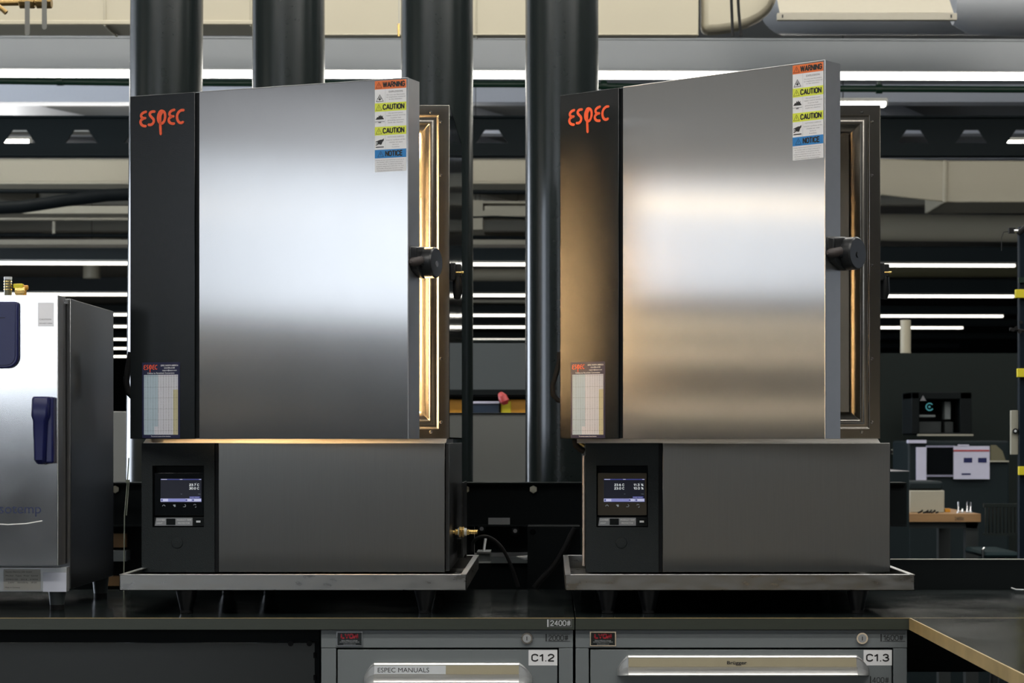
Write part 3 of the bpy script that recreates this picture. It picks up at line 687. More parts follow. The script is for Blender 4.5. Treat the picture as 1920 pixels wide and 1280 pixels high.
# ------------------------------------------------------------------ drip trays on feet
def tray(x0, x1, label, feet):
    y0, y1 = 4.35, 5.09; zt = ZC-.274; zb = ZC-.3065; t = .002
    r = thing('drip_tray', ((x0+x1)/2, (y0+y1)/2, WT), label, 'tray')
    m = MB()
    m.box(x0, x1, y0, y1, zb, zb+t, 'steel_tray')
    for (a, b, c, d) in ((x0, x1, y0, y0+t), (x0, x1, y1-t, y1), (x0, x0+t, y0, y1), (x1-t, x1, y0, y1)): m.box(a, b, c, d, zb, zt, 'steel_tray')
    m.build('pan', r, bevel=.0005)
    m = MB(); w_ = .011
    for (a, b, c, d) in ((x0, x1, y0, y0+w_), (x0, x1, y1-w_, y1), (x0, x0+w_, y0, y1), (x1-w_, x1, y0, y1)): m.box(a-.0006, b+.0006, c-.0006, d+.0006, zt-.0016, zt+.0006, 'steel_edge')
    m.build('rim', r, bevel=.0008)
    for (fx, fy) in feet:
        m = MB(); m.cyl((fx, fy, WT+.0004), (fx, fy, WT+.006), .013, 'rubber', 20); m.cyl((fx, fy, WT+.006), (fx, fy, zb), .013, 'black', 20, .024); m.build('foot', r, smooth=True)
    return r
tray(-.882, -.175, 'stainless drip tray with raised rim under the left chamber', [(-.757, 4.42), (-.757, 4.98), (-.263, 4.42), (-.263, 4.98), (-.66, 4.98)])
tray(.0272, .7395, 'stainless drip tray with raised rim under the right chamber', [(.116, 4.42), (.116, 4.98), (.633, 4.42), (.633, 4.98), (.2, 4.42)])

# ------------------------------------------------------------------ environmental chambers
LOGO = {
 'e1': [[(1115,758),(1092,764),(1076,778),(1076,792),(1090,801),(1110,800)], [(1092,804),(1076,812),(1070,828),(1078,844),(1094,852),(1112,853)]],
 's': [[(1180,756),(1158,756),(1143,766),(1142,780),(1154,792),(1170,804),(1174,822),(1164,838),(1148,845),(1132,843)]],
 'p': [[(1212,768),(1222,752),(1240,750),(1256,762),(1261,785),(1256,812),(1242,832),(1224,834),(1208,820),(1204,795),(1210,770)], [(1234,764),(1224,775),(1221,800),(1222,840),(1226,905)]],
 'e2': [[(1330,742),(1308,748),(1292,762),(1292,776),(1304,786),(1324,785)], [(1306,789),(1290,797),(1285,812),(1292,826),(1306,833),(1328,833)]],
 'c': [[(1400,744),(1382,743),(1362,755),(1349,776),(1349,800),(1360,822),(1378,829),(1396,821)]]}
def logo(m, x, z, width, y, mt, wd=.036, th=.0012):
    k = width/335.0
    for ls in LOGO.values():
        for l in ls:
            pts = [((a-1065)*k, (853-b)*k-.069*(a-1065)*k) for a, b in l]
            # smooth once (Chaikin)
            for _ in range(2):
                q = [pts[0]]
                for i in range(len(pts)-1):
                    a, b = pts[i], pts[i+1]
                    q += [(a[0]*.75+b[0]*.25, a[1]*.75+b[1]*.25), (a[0]*.25+b[0]*.75, a[1]*.25+b[1]*.75)]
                q.append(pts[-1]); pts = q
            m.stroke(pts, wd*width, (x, y, z), (1, 0, 0), (0, 0, 1), th, mt)
def tri(m, cx, cz, h, y, mt, lw):
    """outlined triangle with an exclamation mark"""
    w_ = h*.58
    P_ = [(cx-w_, cz), (cx+w_, cz), (cx, cz+h)]
    for i in range(3):
        m.stroke([P_[i], ((P_[i][0]+P_[(i+1) % 3][0])/2, (P_[i][1]+P_[(i+1) % 3][1])/2), P_[(i+1) % 3]], lw, (0, y, 0), (1, 0, 0), (0, 0, 1), .0001, mt)
def warning_label(parent, u0, u1, z1, z0):
    m = MB(); y = -.0006; W = u1-u0; H = z1-z0
    m.box(u0, u1, y, -.0001, z0, z1, 'white')
    yy = y-.0004
    zz = lambda f: z1-f*H
    def band(a, b, mt, word):
        m.box(u0, u1, y-.0002, y, zz(b), zz(a), mt)
        m.text2(word, u0+W*(.27 if word != 'NOTICE' else .35), zz(b)+(b-a)*H*.17, (b-a)*H*.68, 'ink', y=yy, width=W*{'WARNING': .68, 'CAUTION': .66, 'NOTICE': .52}[word], wt=.21)
        tri(m, u0+W*(.13 if word != 'NOTICE' else .19), zz(b)+(b-a)*H*.16, (b-a)*H*.66, yy, 'ink', .0007)
        c = u0+W*(.13 if word != 'NOTICE' else .19)
        m.box(c-.0004, c+.0004, yy-.0002, yy, zz(b)+(b-a)*H*.32, zz(b)+(b-a)*H*.6, 'ink')
    band(0, .094, 'orange', 'WARNING'); band(.245, .338, 'yellow', 'CAUTION'); band(.505, .598, 'yellow', 'CAUTION'); band(.757, .850, 'blue', 'NOTICE')
    for a, b in ((.094, .245), (.338, .505), (.598, .757)): m.box(u0+W*.33, u0+W*.337, y-.0002, y, zz(b), zz(a), 'lightgrey')
    def lines(ls, f0, dh, h, cx=.67, wmax=.60):
        for i, s_ in enumerate(ls):
            m.text(s_, u0+W*cx, zz(f0+i*dh), h*H, 'grey_ink', y=yy, width=W*wmax*min(1, len(s_)/max(len(q) for q in ls)), align='C')
    m.text('EXPLOSION', u0+W*.67, zz(.135), .020*H, 'ink', y=yy, width=W*.44, align='C')
    lines(['Do not use flammable', 'or explosive material', 'in the chamber.'], .166, .024, .013)
    lines(['Use specimen power', 'supply control terminal', 'to power heat', 'generating specimens', 'inside the chamber.'], .366, .026, .013)
    m.text('HOT/COLD SURFACE', u0+W*.67, zz(.628), .013*H, 'grey_ink', y=yy, width=W*.52, align='C')
    lines(['Interior surfaces of the', 'chamber can cause', 'burns or', 'frostbite.'], .660, .026, .013)
    lines(['Drying may be required if frost is built up on', 'the chamber walls or if heat is detected to', 'control a defrost. To defrost the chamber', 'change the temperature to 60\u00b0C for 1 hr. Turn', 'the chamber off and wipe the water to clean', 'from the evaporator tray. Resume testing.'], .876, .023, .011, .48, .90)
    # pictograms: explosion triangle, heated specimen, hand over surface
    c = u0+W*.16
    tri(m, c, zz(.228), .075*H, yy, 'ink', .0008)
    for k in range(5):
        a = math.radians(30+30*k); m.stroke([(c, zz(.215)), (c+math.cos(a)*.003, zz(.215)+math.sin(a)*.005), (c+math.cos(a)*.006, zz(.215)+math.sin(a)*.0085)], .0009, (0, yy, 0), (1, 0, 0), (0, 0, 1), .0001, 'ink')
    pts = [(-.0095, 0), (.0095, 0), (.0085, .002), (.0065, .0045), (.007, .008), (.0045, .006), (.002, .0095), (.0005, .006), (-.0015, .009), (-.003, .005), (-.006, .005), (-.008, .002)]
    m.prism([(c+a, zz(.425)+b) for a, b in pts], yy-.0001, yy, 'y', 'ink')
    m.box(c-.011, c+.011, yy-.0001, yy, zz(.450), zz(.446), 'grey_ink'); m.box(c-.003, c+.003, yy-.0001, yy, zz(.463), zz(.452), 'grey_ink')
    m.box(c-.009, c+.009, yy-.0001, yy, zz(.733), zz(.723), 'ink')
    hand = [(-.0105, .0015), (-.008, .0005), (-.005, .002), (-.002, .0035), (.002, .002), (.0045, .003), (.006, .0075), (.0095, .0115), (.0095, .016), (.006, .0135), (.002, .0135), (-.003, .012), (-.007, .0105), (-.010, .0095), (-.0095, .0080), (-.006, .0085), (-.0045, .0075), (-.0095, .0055), (-.0095, .0045), (-.005, .0055), (-.0045, .0045)]
    m.prism([(c+a*.95, zz(.712)+b*.9) for a, b in hand], yy-.0001, yy, 'y', 'ink')
    o = m.build('warning_sticker', parent, local=True); o['label'] = 'white sticker with orange, yellow and blue bands'
    return o
def chart_label(parent, u0, u1, z1, z0):
    m = MB(); y = -.0026; W = u1-u0; H = z1-z0
    m.box(u0, u1, y, -.0019, z0, z1, 'navy'); yy = y-.0005
    a, b = u0+.0045, u1-.0045; t1, t0 = z1-.165*H, z0+.045*H
    m.box(a, b, y-.0002, y, t0, t1, 'tab_white')
    cw = (b-a)/13.0; rh = (t1-t0)/44.0
    m.box(a, a+cw*4, y-.0003, y, t0, t1, 'tab_blue'); m.box(a+cw*4, a+cw*5.4, y-.0003, y, t0+rh*6, t1, 'tab_blue'); m.box(b-cw*1.8, b, y-.0003, y, t0, t1-rh*11, 'tab_yellow')
    c = -70
    for ci in range(13):
        for ri in range(43):
            if ci % 2 == 0: c = -70+(ci//2)*43+ri; s_ = '%d' % c
            else: c = -70+(ci//2)*43+ri; s_ = '%d' % round(c*9/5+32)
            dark = ci % 2 or ri % 8 == 0
            m.text(s_, a+cw*(ci+.5), t1-rh*(ri+1), rh*.52, 'ink' if dark else 'grey_ink', y=yy, align='C')
    for k in (1, 9, 17, 25, 33, 41): m.box(a, b, yy-.00005, yy, t1-rh*(k)-rh*.12, t1-rh*(k)-rh*.02, 'grey_ink')
    logo(m, u0+W*.04, z1-.092*H, W*.36, y, 'logo', .05, .0003)
    m.text('ESPEC NORTH AMERICA', u1-W*.04, z1-.052*H, .020*H, 'white', y=yy, width=W*.46, align='R', bold=.02)
    m.text('616-896-6100', u1-W*.13, z1-.084*H, .020*H, 'white', y=yy, width=W*.28, align='R', bold=.02)
    m.text('support@espec.com', u1-W*.08, z1-.115*H, .018*H, 'white', y=yy, width=W*.38, align='R', bold=.02)
    m.text('Celsius to Farenheit Conversion', u0+W*.5, z1-.152*H, .020*H, 'white', y=yy, width=W*.72, align='C', bold=.02)
    m.text('The extreme masters of test chambers', u0+W*.5, z0+.017*H, .014*H, 'white', y=yy, width=W*.52, align='C', bold=.02)
    o = m.build('conversion_chart', parent, local=True); o['label'] = 'navy bordered card with a pale number table'
    return o
def chamber(x0, hinge, ang, dw, label, lit, readings):
    x1 = x0+.6768; bx0, bx1 = x0+.0166 if x0 < -.5 else .0725, (x1-.0082 if x0 < -.5 else .7268)
    yf, yb = 4.62, 5.25; zt, zb = ZC+.7253, ZC+.003; zB = ZC-.2835
    r = thing('environmental_chamber', ((x0+x1)/2, yf+.3, ZC-.304), label, 'test chamber')
    # upper body shell
    m = MB(); t = .003
    m.box(x0, x0+t, yf+.002, yb, zb, zt, 'mirror'); m.box(x1-t, x1, yf+.002, yb, zb, zt, 'mirror')
    m.box(x0, x1, yf+.002, yb, zt-t, zt, 'mirror'); m.box(x0, x1, yf+.002, yb, zb, zb+t, 'mirror'); m.box(x0, x1, yb-t, yb, zb, zt, 'mirror')
    m.build('body_shell', r)
    # front flange: stepped rings around the opening
    prof = [(0, .004), (0, 0), (.0245, 0), (.0265, .0025), (.034, .0025), (.0365, .0015), (.043, .002), (.0455, .0035), (.0615, .019), (.064, .024), (.064, .034)]
    m = MB(); rings = []
    for ins, dy in prof:
        rings.append([(x0+ins, yf+dy, zb+ins*.92), (x1-ins, yf+dy, zb+ins*.92), (x1-ins, yf+dy, zt-ins*.92), (x0+ins, yf+dy, zt-ins*.92)])
    m.loft(rings, 'flange', caps=False); m.build('front_flange', r, bevel=.0012)
    i_ = .064
    m = MB(); a, b, c, d = x0+i_, x1-i_, zb+i_*.9, zt-i_*.9; yb2 = yb-.06
    m.keepn = True
    m.add([(a, yf+.030, c), (b, yf+.030, c), (b, yf+.030, d), (a, yf+.030, d), (a, yb2, c), (b, yb2, c), (b, yb2, d), (a, yb2, d)],
          [(0, 1, 5, 4), (1, 2, 6, 5), (2, 3, 7, 6), (3, 0, 4, 7), (4, 5, 6, 7)], 'liner')
    m.build('interior_liner', r)
    k = 0
    sc = []
    for fz in (.05, .24, .52, .79, .95): sc += [(x1-.0185, zb+(zt-zb)*fz), (x0+.0185, zb+(zt-zb)*fz)]
    for fx in (.10, .32, .55, .78, .94): sc += [(x0+(x1-x0)*fx, zt-.015), (x0+(x1-x0)*fx, zb+.015)]
    for sx, sz in sc:
        m = MB(); m.cyl((sx, yf, sz), (sx, yf-.002, sz), .0034, 'chrome', 12, .002); m.build('screw', r, smooth=True)
    m = MB(); m.prism([(yf-.034, ZC-.0061), (yf-.034, ZC-.0056), (yf+.0005, zb+.0002), (yf+.3, zb+.0002), (yf+.3, ZC-.0061)], x0+.02, x1-.006, 'x', 'steel_edge'); m.build('glow_sill', r)  # added strip, sloped to catch the warm glow in the gap
    if lit:
        m = MB(); m.cyl((x1-.20, yb2-.03, zt-.20), (x1-.20, yb2-.001, zt-.20), .035, 'chlamp', 24); m.build('interior_lamp', r, smooth=True)
        ld = bpy.data.lights.new('interior_light', 'AREA'); ld.shape = 'RECTANGLE'; ld.size = .30; ld.size_y = .45; ld.color = (1, .70, .38); ld.energy = E_CHAMBER
        lo = bpy.data.objects.new('interior_light', ld); COL.objects.link(lo); lo.parent = r
        lo.location = Vector((x1-.20, yb2-.05, (zt+zb)/2))-r.location; lo.rotation_euler = (math.radians(90), 0, math.radians(-10)); lo.rotation_euler = (math.radians(-90), 0, 0)
        lo.rotation_euler = (math.radians(90), 0, math.radians(180))
        lo.rotation_euler = (math.radians(-90), 0, 0)
    # latch striker on the right side of the body
    m = MB(); zz = ZC
    m.box(x1, x1+.012, yf+.02, yf+.06, zz+.348, zz+.386, 'black'); m.box(x1+.006, x1+.024, yf+.03, yf+.055, zz+.356, zz+.384, 'black')
    m.tube([(x1+.015, yf+.04, zz+.36), (x1+.016, yf+.042, zz+.325), (x1+.014, yf+.045, zz+.308)], [.010, .011, .007], 'black', 14)
    m.build('striker', r, bevel=.002)
    m = MB(); m.cyl((x1+.012, yf+.032, zz+.3655), (x1+.029, yf+.032, zz+.3655), .0028, 'brass', 12); m.build('striker_pin', r, smooth=True)
    if not lit:
        pass
    # base unit
    m = MB(); m.box(bx0+.001, x1, yf+.001, yb, ZC-.2835, ZC-.0063, 'base_side'); m.build('base_casing', r, bevel=.001)
    for fx in (bx0+.06, x1-.08):
        for fy in (yf+.06, yb-.32):
            m = MB(); m.cyl((fx, fy, ZC-.3045), (fx, fy, ZC-.2835), .02, 'rubber', 18); m.build('foot', r, smooth=True)
    yp = 4.585; kk = yp/F
    s0 = bx0+.1565
    m = MB(); m.box(s0+.0085, bx1, yp, yf, zB, ZC-.0058, 'steel_base'); m.build('base_panel', r, bevel=.0012)
    m = MB(); m.box(s0, s0+.0085, yp+.006, yf, zB, ZC-.0063, 'groove'); m.build('panel_gap', r)
    # control panel with recessed screen
    q = lambda px: bx0+(px-268)*kk*1.003
    zq = lambda py: ZC+(HY-py)*kk
    ra, rb, rt, rl = q(288), q(384.5), zq(872.5), zq(988)
    m = MB(); top = ZC-.0063
    m.box(bx0, ra, yp, yf, zB, top, 'black_textured'); m.box(rb, s0, yp, yf, zB, top, 'black_textured')
    m.box(ra, rb, yp, yf, rt, top, 'black_textured'); m.box(ra, rb, yp, yf, zB, rl, 'black_textured'); m.box(ra, rb, yp+.024, yf, rl, rt, 'matte_black')
    m.build('control_panel', r)
    cpn = r
    m = MB(); m.box(q(290), q(383), yp+.010, yp+.024, zq(966.5), zq(886), 'darkglass'); scr = m.build('touch_screen', r, bevel=.001)
    m = MB(); ys_ = yp+.0094
    sx0, sx1 = q(302), q(378.5)
    m.box(sx0, sx1, ys_, yp+.010, zq(942), zq(897), 'scr_navy')
    yt = ys_-.0004
    m.box(sx0, sx1, yt, ys_, zq(899.5), zq(897.8), 'scr_head')
    for a_, b_ in ((303, 314), (338, 343), (374, 378)): m.box(q(a_), q(b_), yt-.0002, yt, zq(899.2), zq(898), 'scr_pale')
    m.box(sx0-.003*0, sx1, yt, ys_, zq(940.5), zq(934.5), 'scr_bar')
    for a_, b_ in ((302, 316), (349, 360), (361, 377.5)): m.box(q(a_), q(b_), yt-.0002, yt, zq(940), zq(935), 'scr_pale')
    for a_ in (304.5, 350.5, 363): m.cyl((q(a_), yt-.0002, zq(937.5)), (q(a_), yt-.0004, zq(937.5)), 1.8*kk, 'scr_head', 12)
    m.box(q(356), q(376), yt, ys_, zq(933.8), zq(930.5), 'scr_head'); m.text('START PROG', q(357), zq(933), 1.6*kk, 'scr_pale', y=yt-.0003, width=17*kk)
    for a_, b_, c_ in readings: m.text2(a_, q(b_), zq(c_), 4.4*kk, 'scr_white', y=yt-.0003, width=len(a_)*3.0*kk, align='R', wt=.14)
    m.text('PV', q(368), zq(906.5), 1.8*kk, 'scr_dim', y=yt-.0003); m.text('SV', q(340), zq(927), 1.8*kk, 'scr_dim', y=yt-.0003); m.text('TIME', q(372), zq(927), 1.6*kk, 'scr_dim', y=yt-.0003)
    # touch icons
    def arc(cx, cy, rr, a0, a1):
        pts = [(q(cx)+rr*kk*math.cos(math.radians(a0+(a1-a0)*i/6)), zq(cy)+rr*kk*math.sin(math.radians(a0+(a1-a0)*i/6))) for i in range(7)]
        m.stroke(pts, .8*kk, (0, ys_+.0002, 0), (1, 0, 0), (0, 0, 1), .0001, 'scr_dim')
    arc(308, 949, 2.4, 0, 180); m.box(q(325.5), q(330), ys_, ys_+.0004, zq(948), zq(946), 'scr_dim'); m.box(q(327), q(330), ys_, ys_+.0004, zq(950), zq(948), 'scr_dim')
    arc(347, 948, 2.0, -90, 90); m.box(q(344), q(348), ys_, ys_+.0004, zq(950.4), zq(949.7), 'scr_dim'); arc(366, 947.5, 2.2, 20, 170); arc(367, 949.5, 1.5, 250, 360)
    dsp = m.build('display', scr); dsp['label'] = 'lit blue-black display with white figures'
    m = MB(); m.box(q(289.5), q(383.5), yp+.008, yp+.024, zq(986.5), zq(969.5), 'groove'); sw = m.build('switch_strip', r, bevel=.0006)
    m = MB(); y3 = yp+.0074
    m.prism([(q(291.5), zq(985.5)), (q(362), zq(985.5)), (q(362), zq(970.5)), (q(294), zq(970.5))], y3, yp+.008, 'y', 'strip_grey'); m.box(q(313), q(330), y3-.001, y3, zq(984), zq(972), 'matte_black')
    m.text('CHAMBER', q(295), zq(976), 3*kk, 'white', y=y3-.0003, width=16*kk); m.text('LIGHT', q(295), zq(982), 3*kk, 'white', y=y3-.0003, width=11*kk)
    m.text('PRODUCT TEMP', q(333), zq(976), 3*kk, 'white', y=y3-.0003, width=27*kk); m.text('PROTECTOR', q(335), zq(982), 3*kk, 'white', y=y3-.0003, width=22*kk)
    m.box(q(366), q(381), y3, yp+.008, zq(984), zq(972), 'matte_black'); m.box(q(369), q(377), y3-.0006, y3, zq(979.5), zq(976), 'lightgrey')
    m.build('switch_label', sw)
    m = MB(); cc = (q(334.5), zq(1017))
    m.tube([(cc[0], yp, cc[1]), (cc[0], yp-.002, cc[1]), (cc[0], yp-.0028, cc[1])], [.0125, .0115, .003], 'black_textured', 28); m.build('round_cover', r, smooth=True)
    # door
    M_ = MB(); h0, h1 = .003, .7326; T = .054
    d = bpy.data.objects.new('door', None)
    L0 = .169
    M_.box(L0, dw, 0, .0015, h0, h1, 'steel'); M_.box(L0-.001, L0, 0, .006, h0, h1, 'steel')
    M_.box(0, dw-.0012, .003, T-.0015, h0+.001, h1-.0012, 'groove')
    M_.box(dw-.0012, dw, .0005, T, h0, h1, 'steel_edge'); M_.box(.0, dw-.0012, .0015, T, h1-.0012, h1, 'steel_edge'); M_.box(0, dw-.0012, .0015, T, h0, h0+.001, 'steel_edge')
    M_.box(0, dw-.0012, T-.0015, T, h0+.001, h1-.0012, 'liner')
    M_.tube([(L0, .0006, h1), (dw-.0004, .0006, h1)], .0011, 'steel_edge', 8); M_.tube([(dw-.0004, .0006, h0), (dw-.0004, .0006, h1)], .0013, 'steel_edge', 8)
    door = M_.build('door', r, local=True)
    door.location = Vector((hinge[0], hinge[1], ZC))-r.location; door.rotation_euler = (0, 0, -ang)
    m = MB(); m.box(0, .158, -.002, .003, h0, h1, 'black_panel'); m.box(0, .002, -.002, T, h0, h1, 'black_panel'); dp = m.build('logo_strip', door, local=True, bevel=.0008); dp['label'] = 'black textured strip down the hinge side'
    m = MB(); logo(m, .0240, .6680, .108, -.0021, 'logo', .052, .0012); lg = m.build('logo', door, local=True); lg['label'] = 'orange-red logo lettering'
    warning_label(door, dw-.0745, dw-.0042, .7302, .545)
    chart_label(door, .0300, .1222, .1650, .0045)
    m = MB(); g = .012
    rr = []
    for ins, dy in ((g, T), (g-.002, T+.006), (g, T+.012), (g+.014, T+.012), (g+.018, T+.006), (g+.018, T)):
        rr.append([(ins, dy, h0+ins), (dw-ins, dy, h0+ins), (dw-ins, dy, h1-ins), (ins, dy, h1-ins)])
    m.loft(rr, 'rubber', caps=False); m.build('gasket', door, local=True, bevel=.004, seg=3)
    m = MB()
    rr = [[(i2, dy, h0+i2), (dw-i2, dy, h0+i2), (dw-i2, dy, h1-i2), (i2, dy, h1-i2)] for i2, dy in ((.045, T), (.055, T+.022), (.08, T+.024))]
    m.loft(rr, 'liner', caps=False); m.box(.08, dw-.08, T+.015, T+.024, h0+.08, h1-.08, 'liner'); m.build('inner_skin', door, local=True, bevel=.002)
    # latch handle: drum on the door edge with a rounded thumb lever
    m = MB(); zc_ = .363; e = dw
    m.loft([[(e+.0, y_, zc_+z_) for y_, z_ in ((.012, -.018), (.05, -.033), (.07, -.033), (.07, .033), (.05, .033), (.004, .031), (.004, -.002))],
            [(e+.012, y_, zc_+z_) for y_, z_ in ((.022, -.016), (.05, -.032), (.07, -.032), (.07, .032), (.05, .032), (.016, .028), (.014, -.002))]], 'black')
    hb = m.build('latch_handle', door, local=True, bevel=.003, seg=3)
    m = MB(); m.tube([(e-.004, .064, zc_), (e+.024, .064, zc_), (e+.031, .064, zc_), (e+.034, .064, zc_)], [.032, .032, .0318, .0290], 'black', 40)
    m.cyl((e+.034, .064, zc_-.003), (e+.0355, .064, zc_-.003), .006, 'grey_ink' if lit else 'black', 16); m.tube([(e+.012, .028, zc_-.004), (e+.02, .05, zc_-.004)], .006, 'black', 8)
    m.build('latch_drum', door, local=True, smooth=True)
    m = MB(); m.tube([(e+.006, -.001, zc_-.0025), (e+.006, .0025, zc_-.0025), (e+.0065, .009, zc_-.002), (e+.008, .020, zc_), (e+.011, .036, zc_+.002), (e+.014, .046, zc_+.002)], [.003, .0068, .0092, .0100, .0100, .0100], 'brown_grip', 20)
    m.build('latch_lever', door, local=True, smooth=True)
    for zq_ in (.003,):
        pass
    return r, door



cA, dA = chamber(-.8986, (-.8986, 4.55), math.radians(21.2), .652,
    'stainless test chamber with door ajar and warm light inside, beside the oven', True,
    [('23.7 C', 374, 911), ('30.0 C', 374, 917.5)])
cB, dB = chamber(.0347, (.0185, 4.538), math.radians(39.8), .662,
    'stainless test chamber with door wider open, standing above the drawer marked C1.3', False,
    [('23.6 C', 340, 911), ('23.0 C', 340, 917.5), ('11.3 %', 376, 911), ('10.0 %', 376, 917.5)])
# hose coupling on the right side of the left chamber's base
m = MB(); y = 4.78; z = Z(997, y)
xA = -.2218
m.cyl((xA, y, z), (X(853, y), y, z), .0035, 'brass', 14); m.cyl((X(853, y), y, z), (X(859, y), y, z), .0065, 'brass', 6)
m.cyl((X(859, y), y, z), (X(861, y), y, z), .009, 'ptfe', 16); m.cyl((X(861, y), y, z), (X(865, y), y, z), .0118, 'brass', 6); m.cyl((X(866, y), y, z), (X(870, y), y, z), .0118, 'brass', 6)
m.cyl((X(865, y), y, z), (X(866, y), y, z), .009, 'brass', 12); m.cyl((X(870, y), y, z), (X(875, y), y, z), .009, 'ptfe', 16); m.cyl((X(875, y), y, z), (X(880, y), y, z), .0065, 'brass', 6)
m.cyl((X(880, y), y, z), (X(896, y), y, z), .0045, 'brass', 14)
for k in range(5): m.cyl((X(882+3*k, y), y, z), (X(883.6+3*k, y), y, z), .0056, 'brass', 14, .0046)
o = m.build('hose_coupling', cA, bevel=.0004); o['label'] = 'brass hose coupling with white thread tape'
m = MB(); m.box(X(865.5, 4.8), X(868, 4.8), 4.8, 5.02, Z(1045, 4.8), Z(905, 4.8), 'black'); m.box(xA, X(868, 4.8), 5.0, 5.02, Z(1045, 5.0), Z(1010, 5.0), 'black'); m.build('coupling_bracket', cA)
# hinge stack of the control door on the right chamber's base, cables behind the door
m = MB(); y = 4.60; xx = .0725-.004
for k in range(17):
    z0 = Z(854+k*12.2, y); m.cyl((xx, y, z0), (xx, y, z0-.0128), .0032, 'pinkmetal', 12)
m.cyl((xx, y, Z(854, y)), (xx, y, Z(1060, y)), .0022, 'pinkmetal', 8)

o = m.build('piano_hinge', cB, smooth=True); o['label'] = 'long knuckled hinge on the left edge of the base'
m = MB(); m.tube([P(1078, 823, 4.7), P(1080, 835, 4.7), P(1088, 842, 4.7), P(1096, 846, 4.7)], .007, 'rubber', 10); m.tube([P(1084, 826, 4.68), P(1090, 832, 4.68), P(1096, 836, 4.68)], .004, 'brass', 8)
m.build('cable_gland', cB, smooth=True)
m = MB()
pts = [P(1049, 660, 4.8), P(1048, 680, 4.8), P(1043, 700, 4.8), P(1036, 722, 4.8), P(1037, 740, 4.8), P(1046, 750, 4.8), P(1056, 752, 4.8)]
m.tube(pts, .006, 'rubber', 10); o = m.build('door_cable', cB, smooth=True)
m = MB(); m.tube([P(246, 660, 4.75), P(240, 690, 4.75), P(237, 715, 4.75), P(240, 735, 4.75), P(250, 745, 4.75)], .007, 'rubber', 10); m.build('door_cable', cA, smooth=True)
# cable tie
m = MB(); m.tube([P(241.5, 858, 5.05), P(239, 900, 5.05)], .0016, 'tie', 6); m.tube([P(239, 900, 5.05), P(235, 950, 5.05), P(233.5, 966, 5.05), (X(232, 5.05), 5.05, WT)], .0014, 'tie', 6); m.tube([P(242, 901, 5.05), P(240, 930, 5.05), P(237, 966, 5.05)], .0014, 'tie', 6); m.box(X(236.5, 5.05), X(243, 5.05), 5.046, 5.054, Z(905, 5.05), Z(899, 5.05), 'tie')

tag(m.build('cable_tie'), 'pale nylon cable tie standing up between oven and left chamber', 'cable tie')

# ------------------------------------------------------------------ support beam behind, bolts, boxes, cables
Yb_ = 5.42
r = thing('channel_beam', P(980, 985, Yb_), 'black steel channel beam with hex bolts behind both chambers', 'beam')
m = MB(); m.pbox(140, 1700, 906, 985, Yb_, .012, 'matte_black'); m.pbox(140, 1700, 904.5, 907, Yb_-.02, .10, 'matte_black'); m.pbox(140, 1700, 984, 987, Yb_-.02, .10, 'matte_black'); m.build('web', r)
for px, py in ((873, 917), (1000, 917), (216, 917)):
    m = MB(); m.cyl(P(px, py, Yb_-.001), P(px, py, Yb_-.012), .0105, 'bolt', 6); m.build('bolt', r, bevel=.0008)
for px, py in ((903, 991), (966, 995)):
    m = MB(); m.cyl(P(px, py, Yb_-.02), P(px, py, Yb_-.035), .0095, 'matte_black', 18); m.cyl(P(px, py, Yb_-.035), P(px, py, Yb_-.038), .005, 'grey_ink', 14)
    m.build('plug', r, smooth=True)
m = MB(); m.pbox(915.5, 956, 970.5, 983, Yb_-.004, .004, 'strip_grey'); m.build('blank_tag', r)
m = MB(); m.pbox(989, 1088, 986, 1106, 5.24, .12, 'matte_black'); m.cyl(P(999, 997, 5.236), P(999, 997, 5.25), .007, 'cab_dark', 16)
tag(m.build('junction_box', bevel=.002), 'black steel box below the channel beam left of the right drip tray', 'box')
m = MB(); m.pbox(890, 989, 985, 1036, 5.5, .05, 'truss'); m.pbox(895, 989, 1036, 1043, 5.46, .06, 'strip_grey')
m.pbox(920, 989, 1044, 1055, 5.44, .06, 'cab')
tag(m.build('instrument_rail'), 'dark instrument housing with a grey ledge behind the looping cable', 'housing')
m = MB(); m.pbox(894, 919, 1036, 1052, 5.2, .08, 'cab'); m.pbox(894, 919, 1034, 1037, 5.19, .10, 'alu_cap'); m.tube([P(907, 1034, 5.22), P(911, 1005, 5.25)], .0035, 'alu_cap', 8)
tag(m.build('clamp_bracket'), 'small grey bracket with a slanted rod behind the left tray corner', 'bracket')
m = MB(); m.tube([P(994, 1044, 5.3), P(985, 1045, 5.3), P(968, 1043, 5.3)], [.006, .0055, .001], 'white', 8); tag(m.build('plastic_tube', smooth=True), 'small white pointed tube beside the black box below the beam', 'tube')
def cable(pts, rad, label, Y=5.15):
    q = [P(a, b, Y) for a, b in pts]
    for _ in range(2):
        n = [q[0]]
        for i in range(len(q)-1): n += [q[i]*.75+q[i+1]*.25, q[i]*.25+q[i+1]*.75]
        n.append(q[-1]); q = n
    m = MB(); m.tube(q, rad, 'rubber', 10); return tag(m.build('power_cable', smooth=True), label, 'cable')
m = MB(); m.pbox(-120, 889, 987, 1108, 5.46, .02, 'matte_black'); m.pbox(889, 990, 1056, 1108, 5.46, .02, 'matte_black')
tag(m.build('blocking_board'), 'black board added behind the left worktop to block lamp reflections', 'board')  # added blocker, keeps the far lamps out of the worktop's reflection
cable([(886, 1034), (886, 1015), (898, 1006), (915, 1005), (935, 1018), (950, 1040), (962, 1070), (972, 1100)], .0045, 'black cable looping down onto the worktop behind the left tray corner')
cable([(1078, 990), (1070, 1005), (1058, 1030), (1040, 1060), (1015, 1085), (1002, 1102)], .007, 'thick black cable slanting down in front of the black box', 5.2)
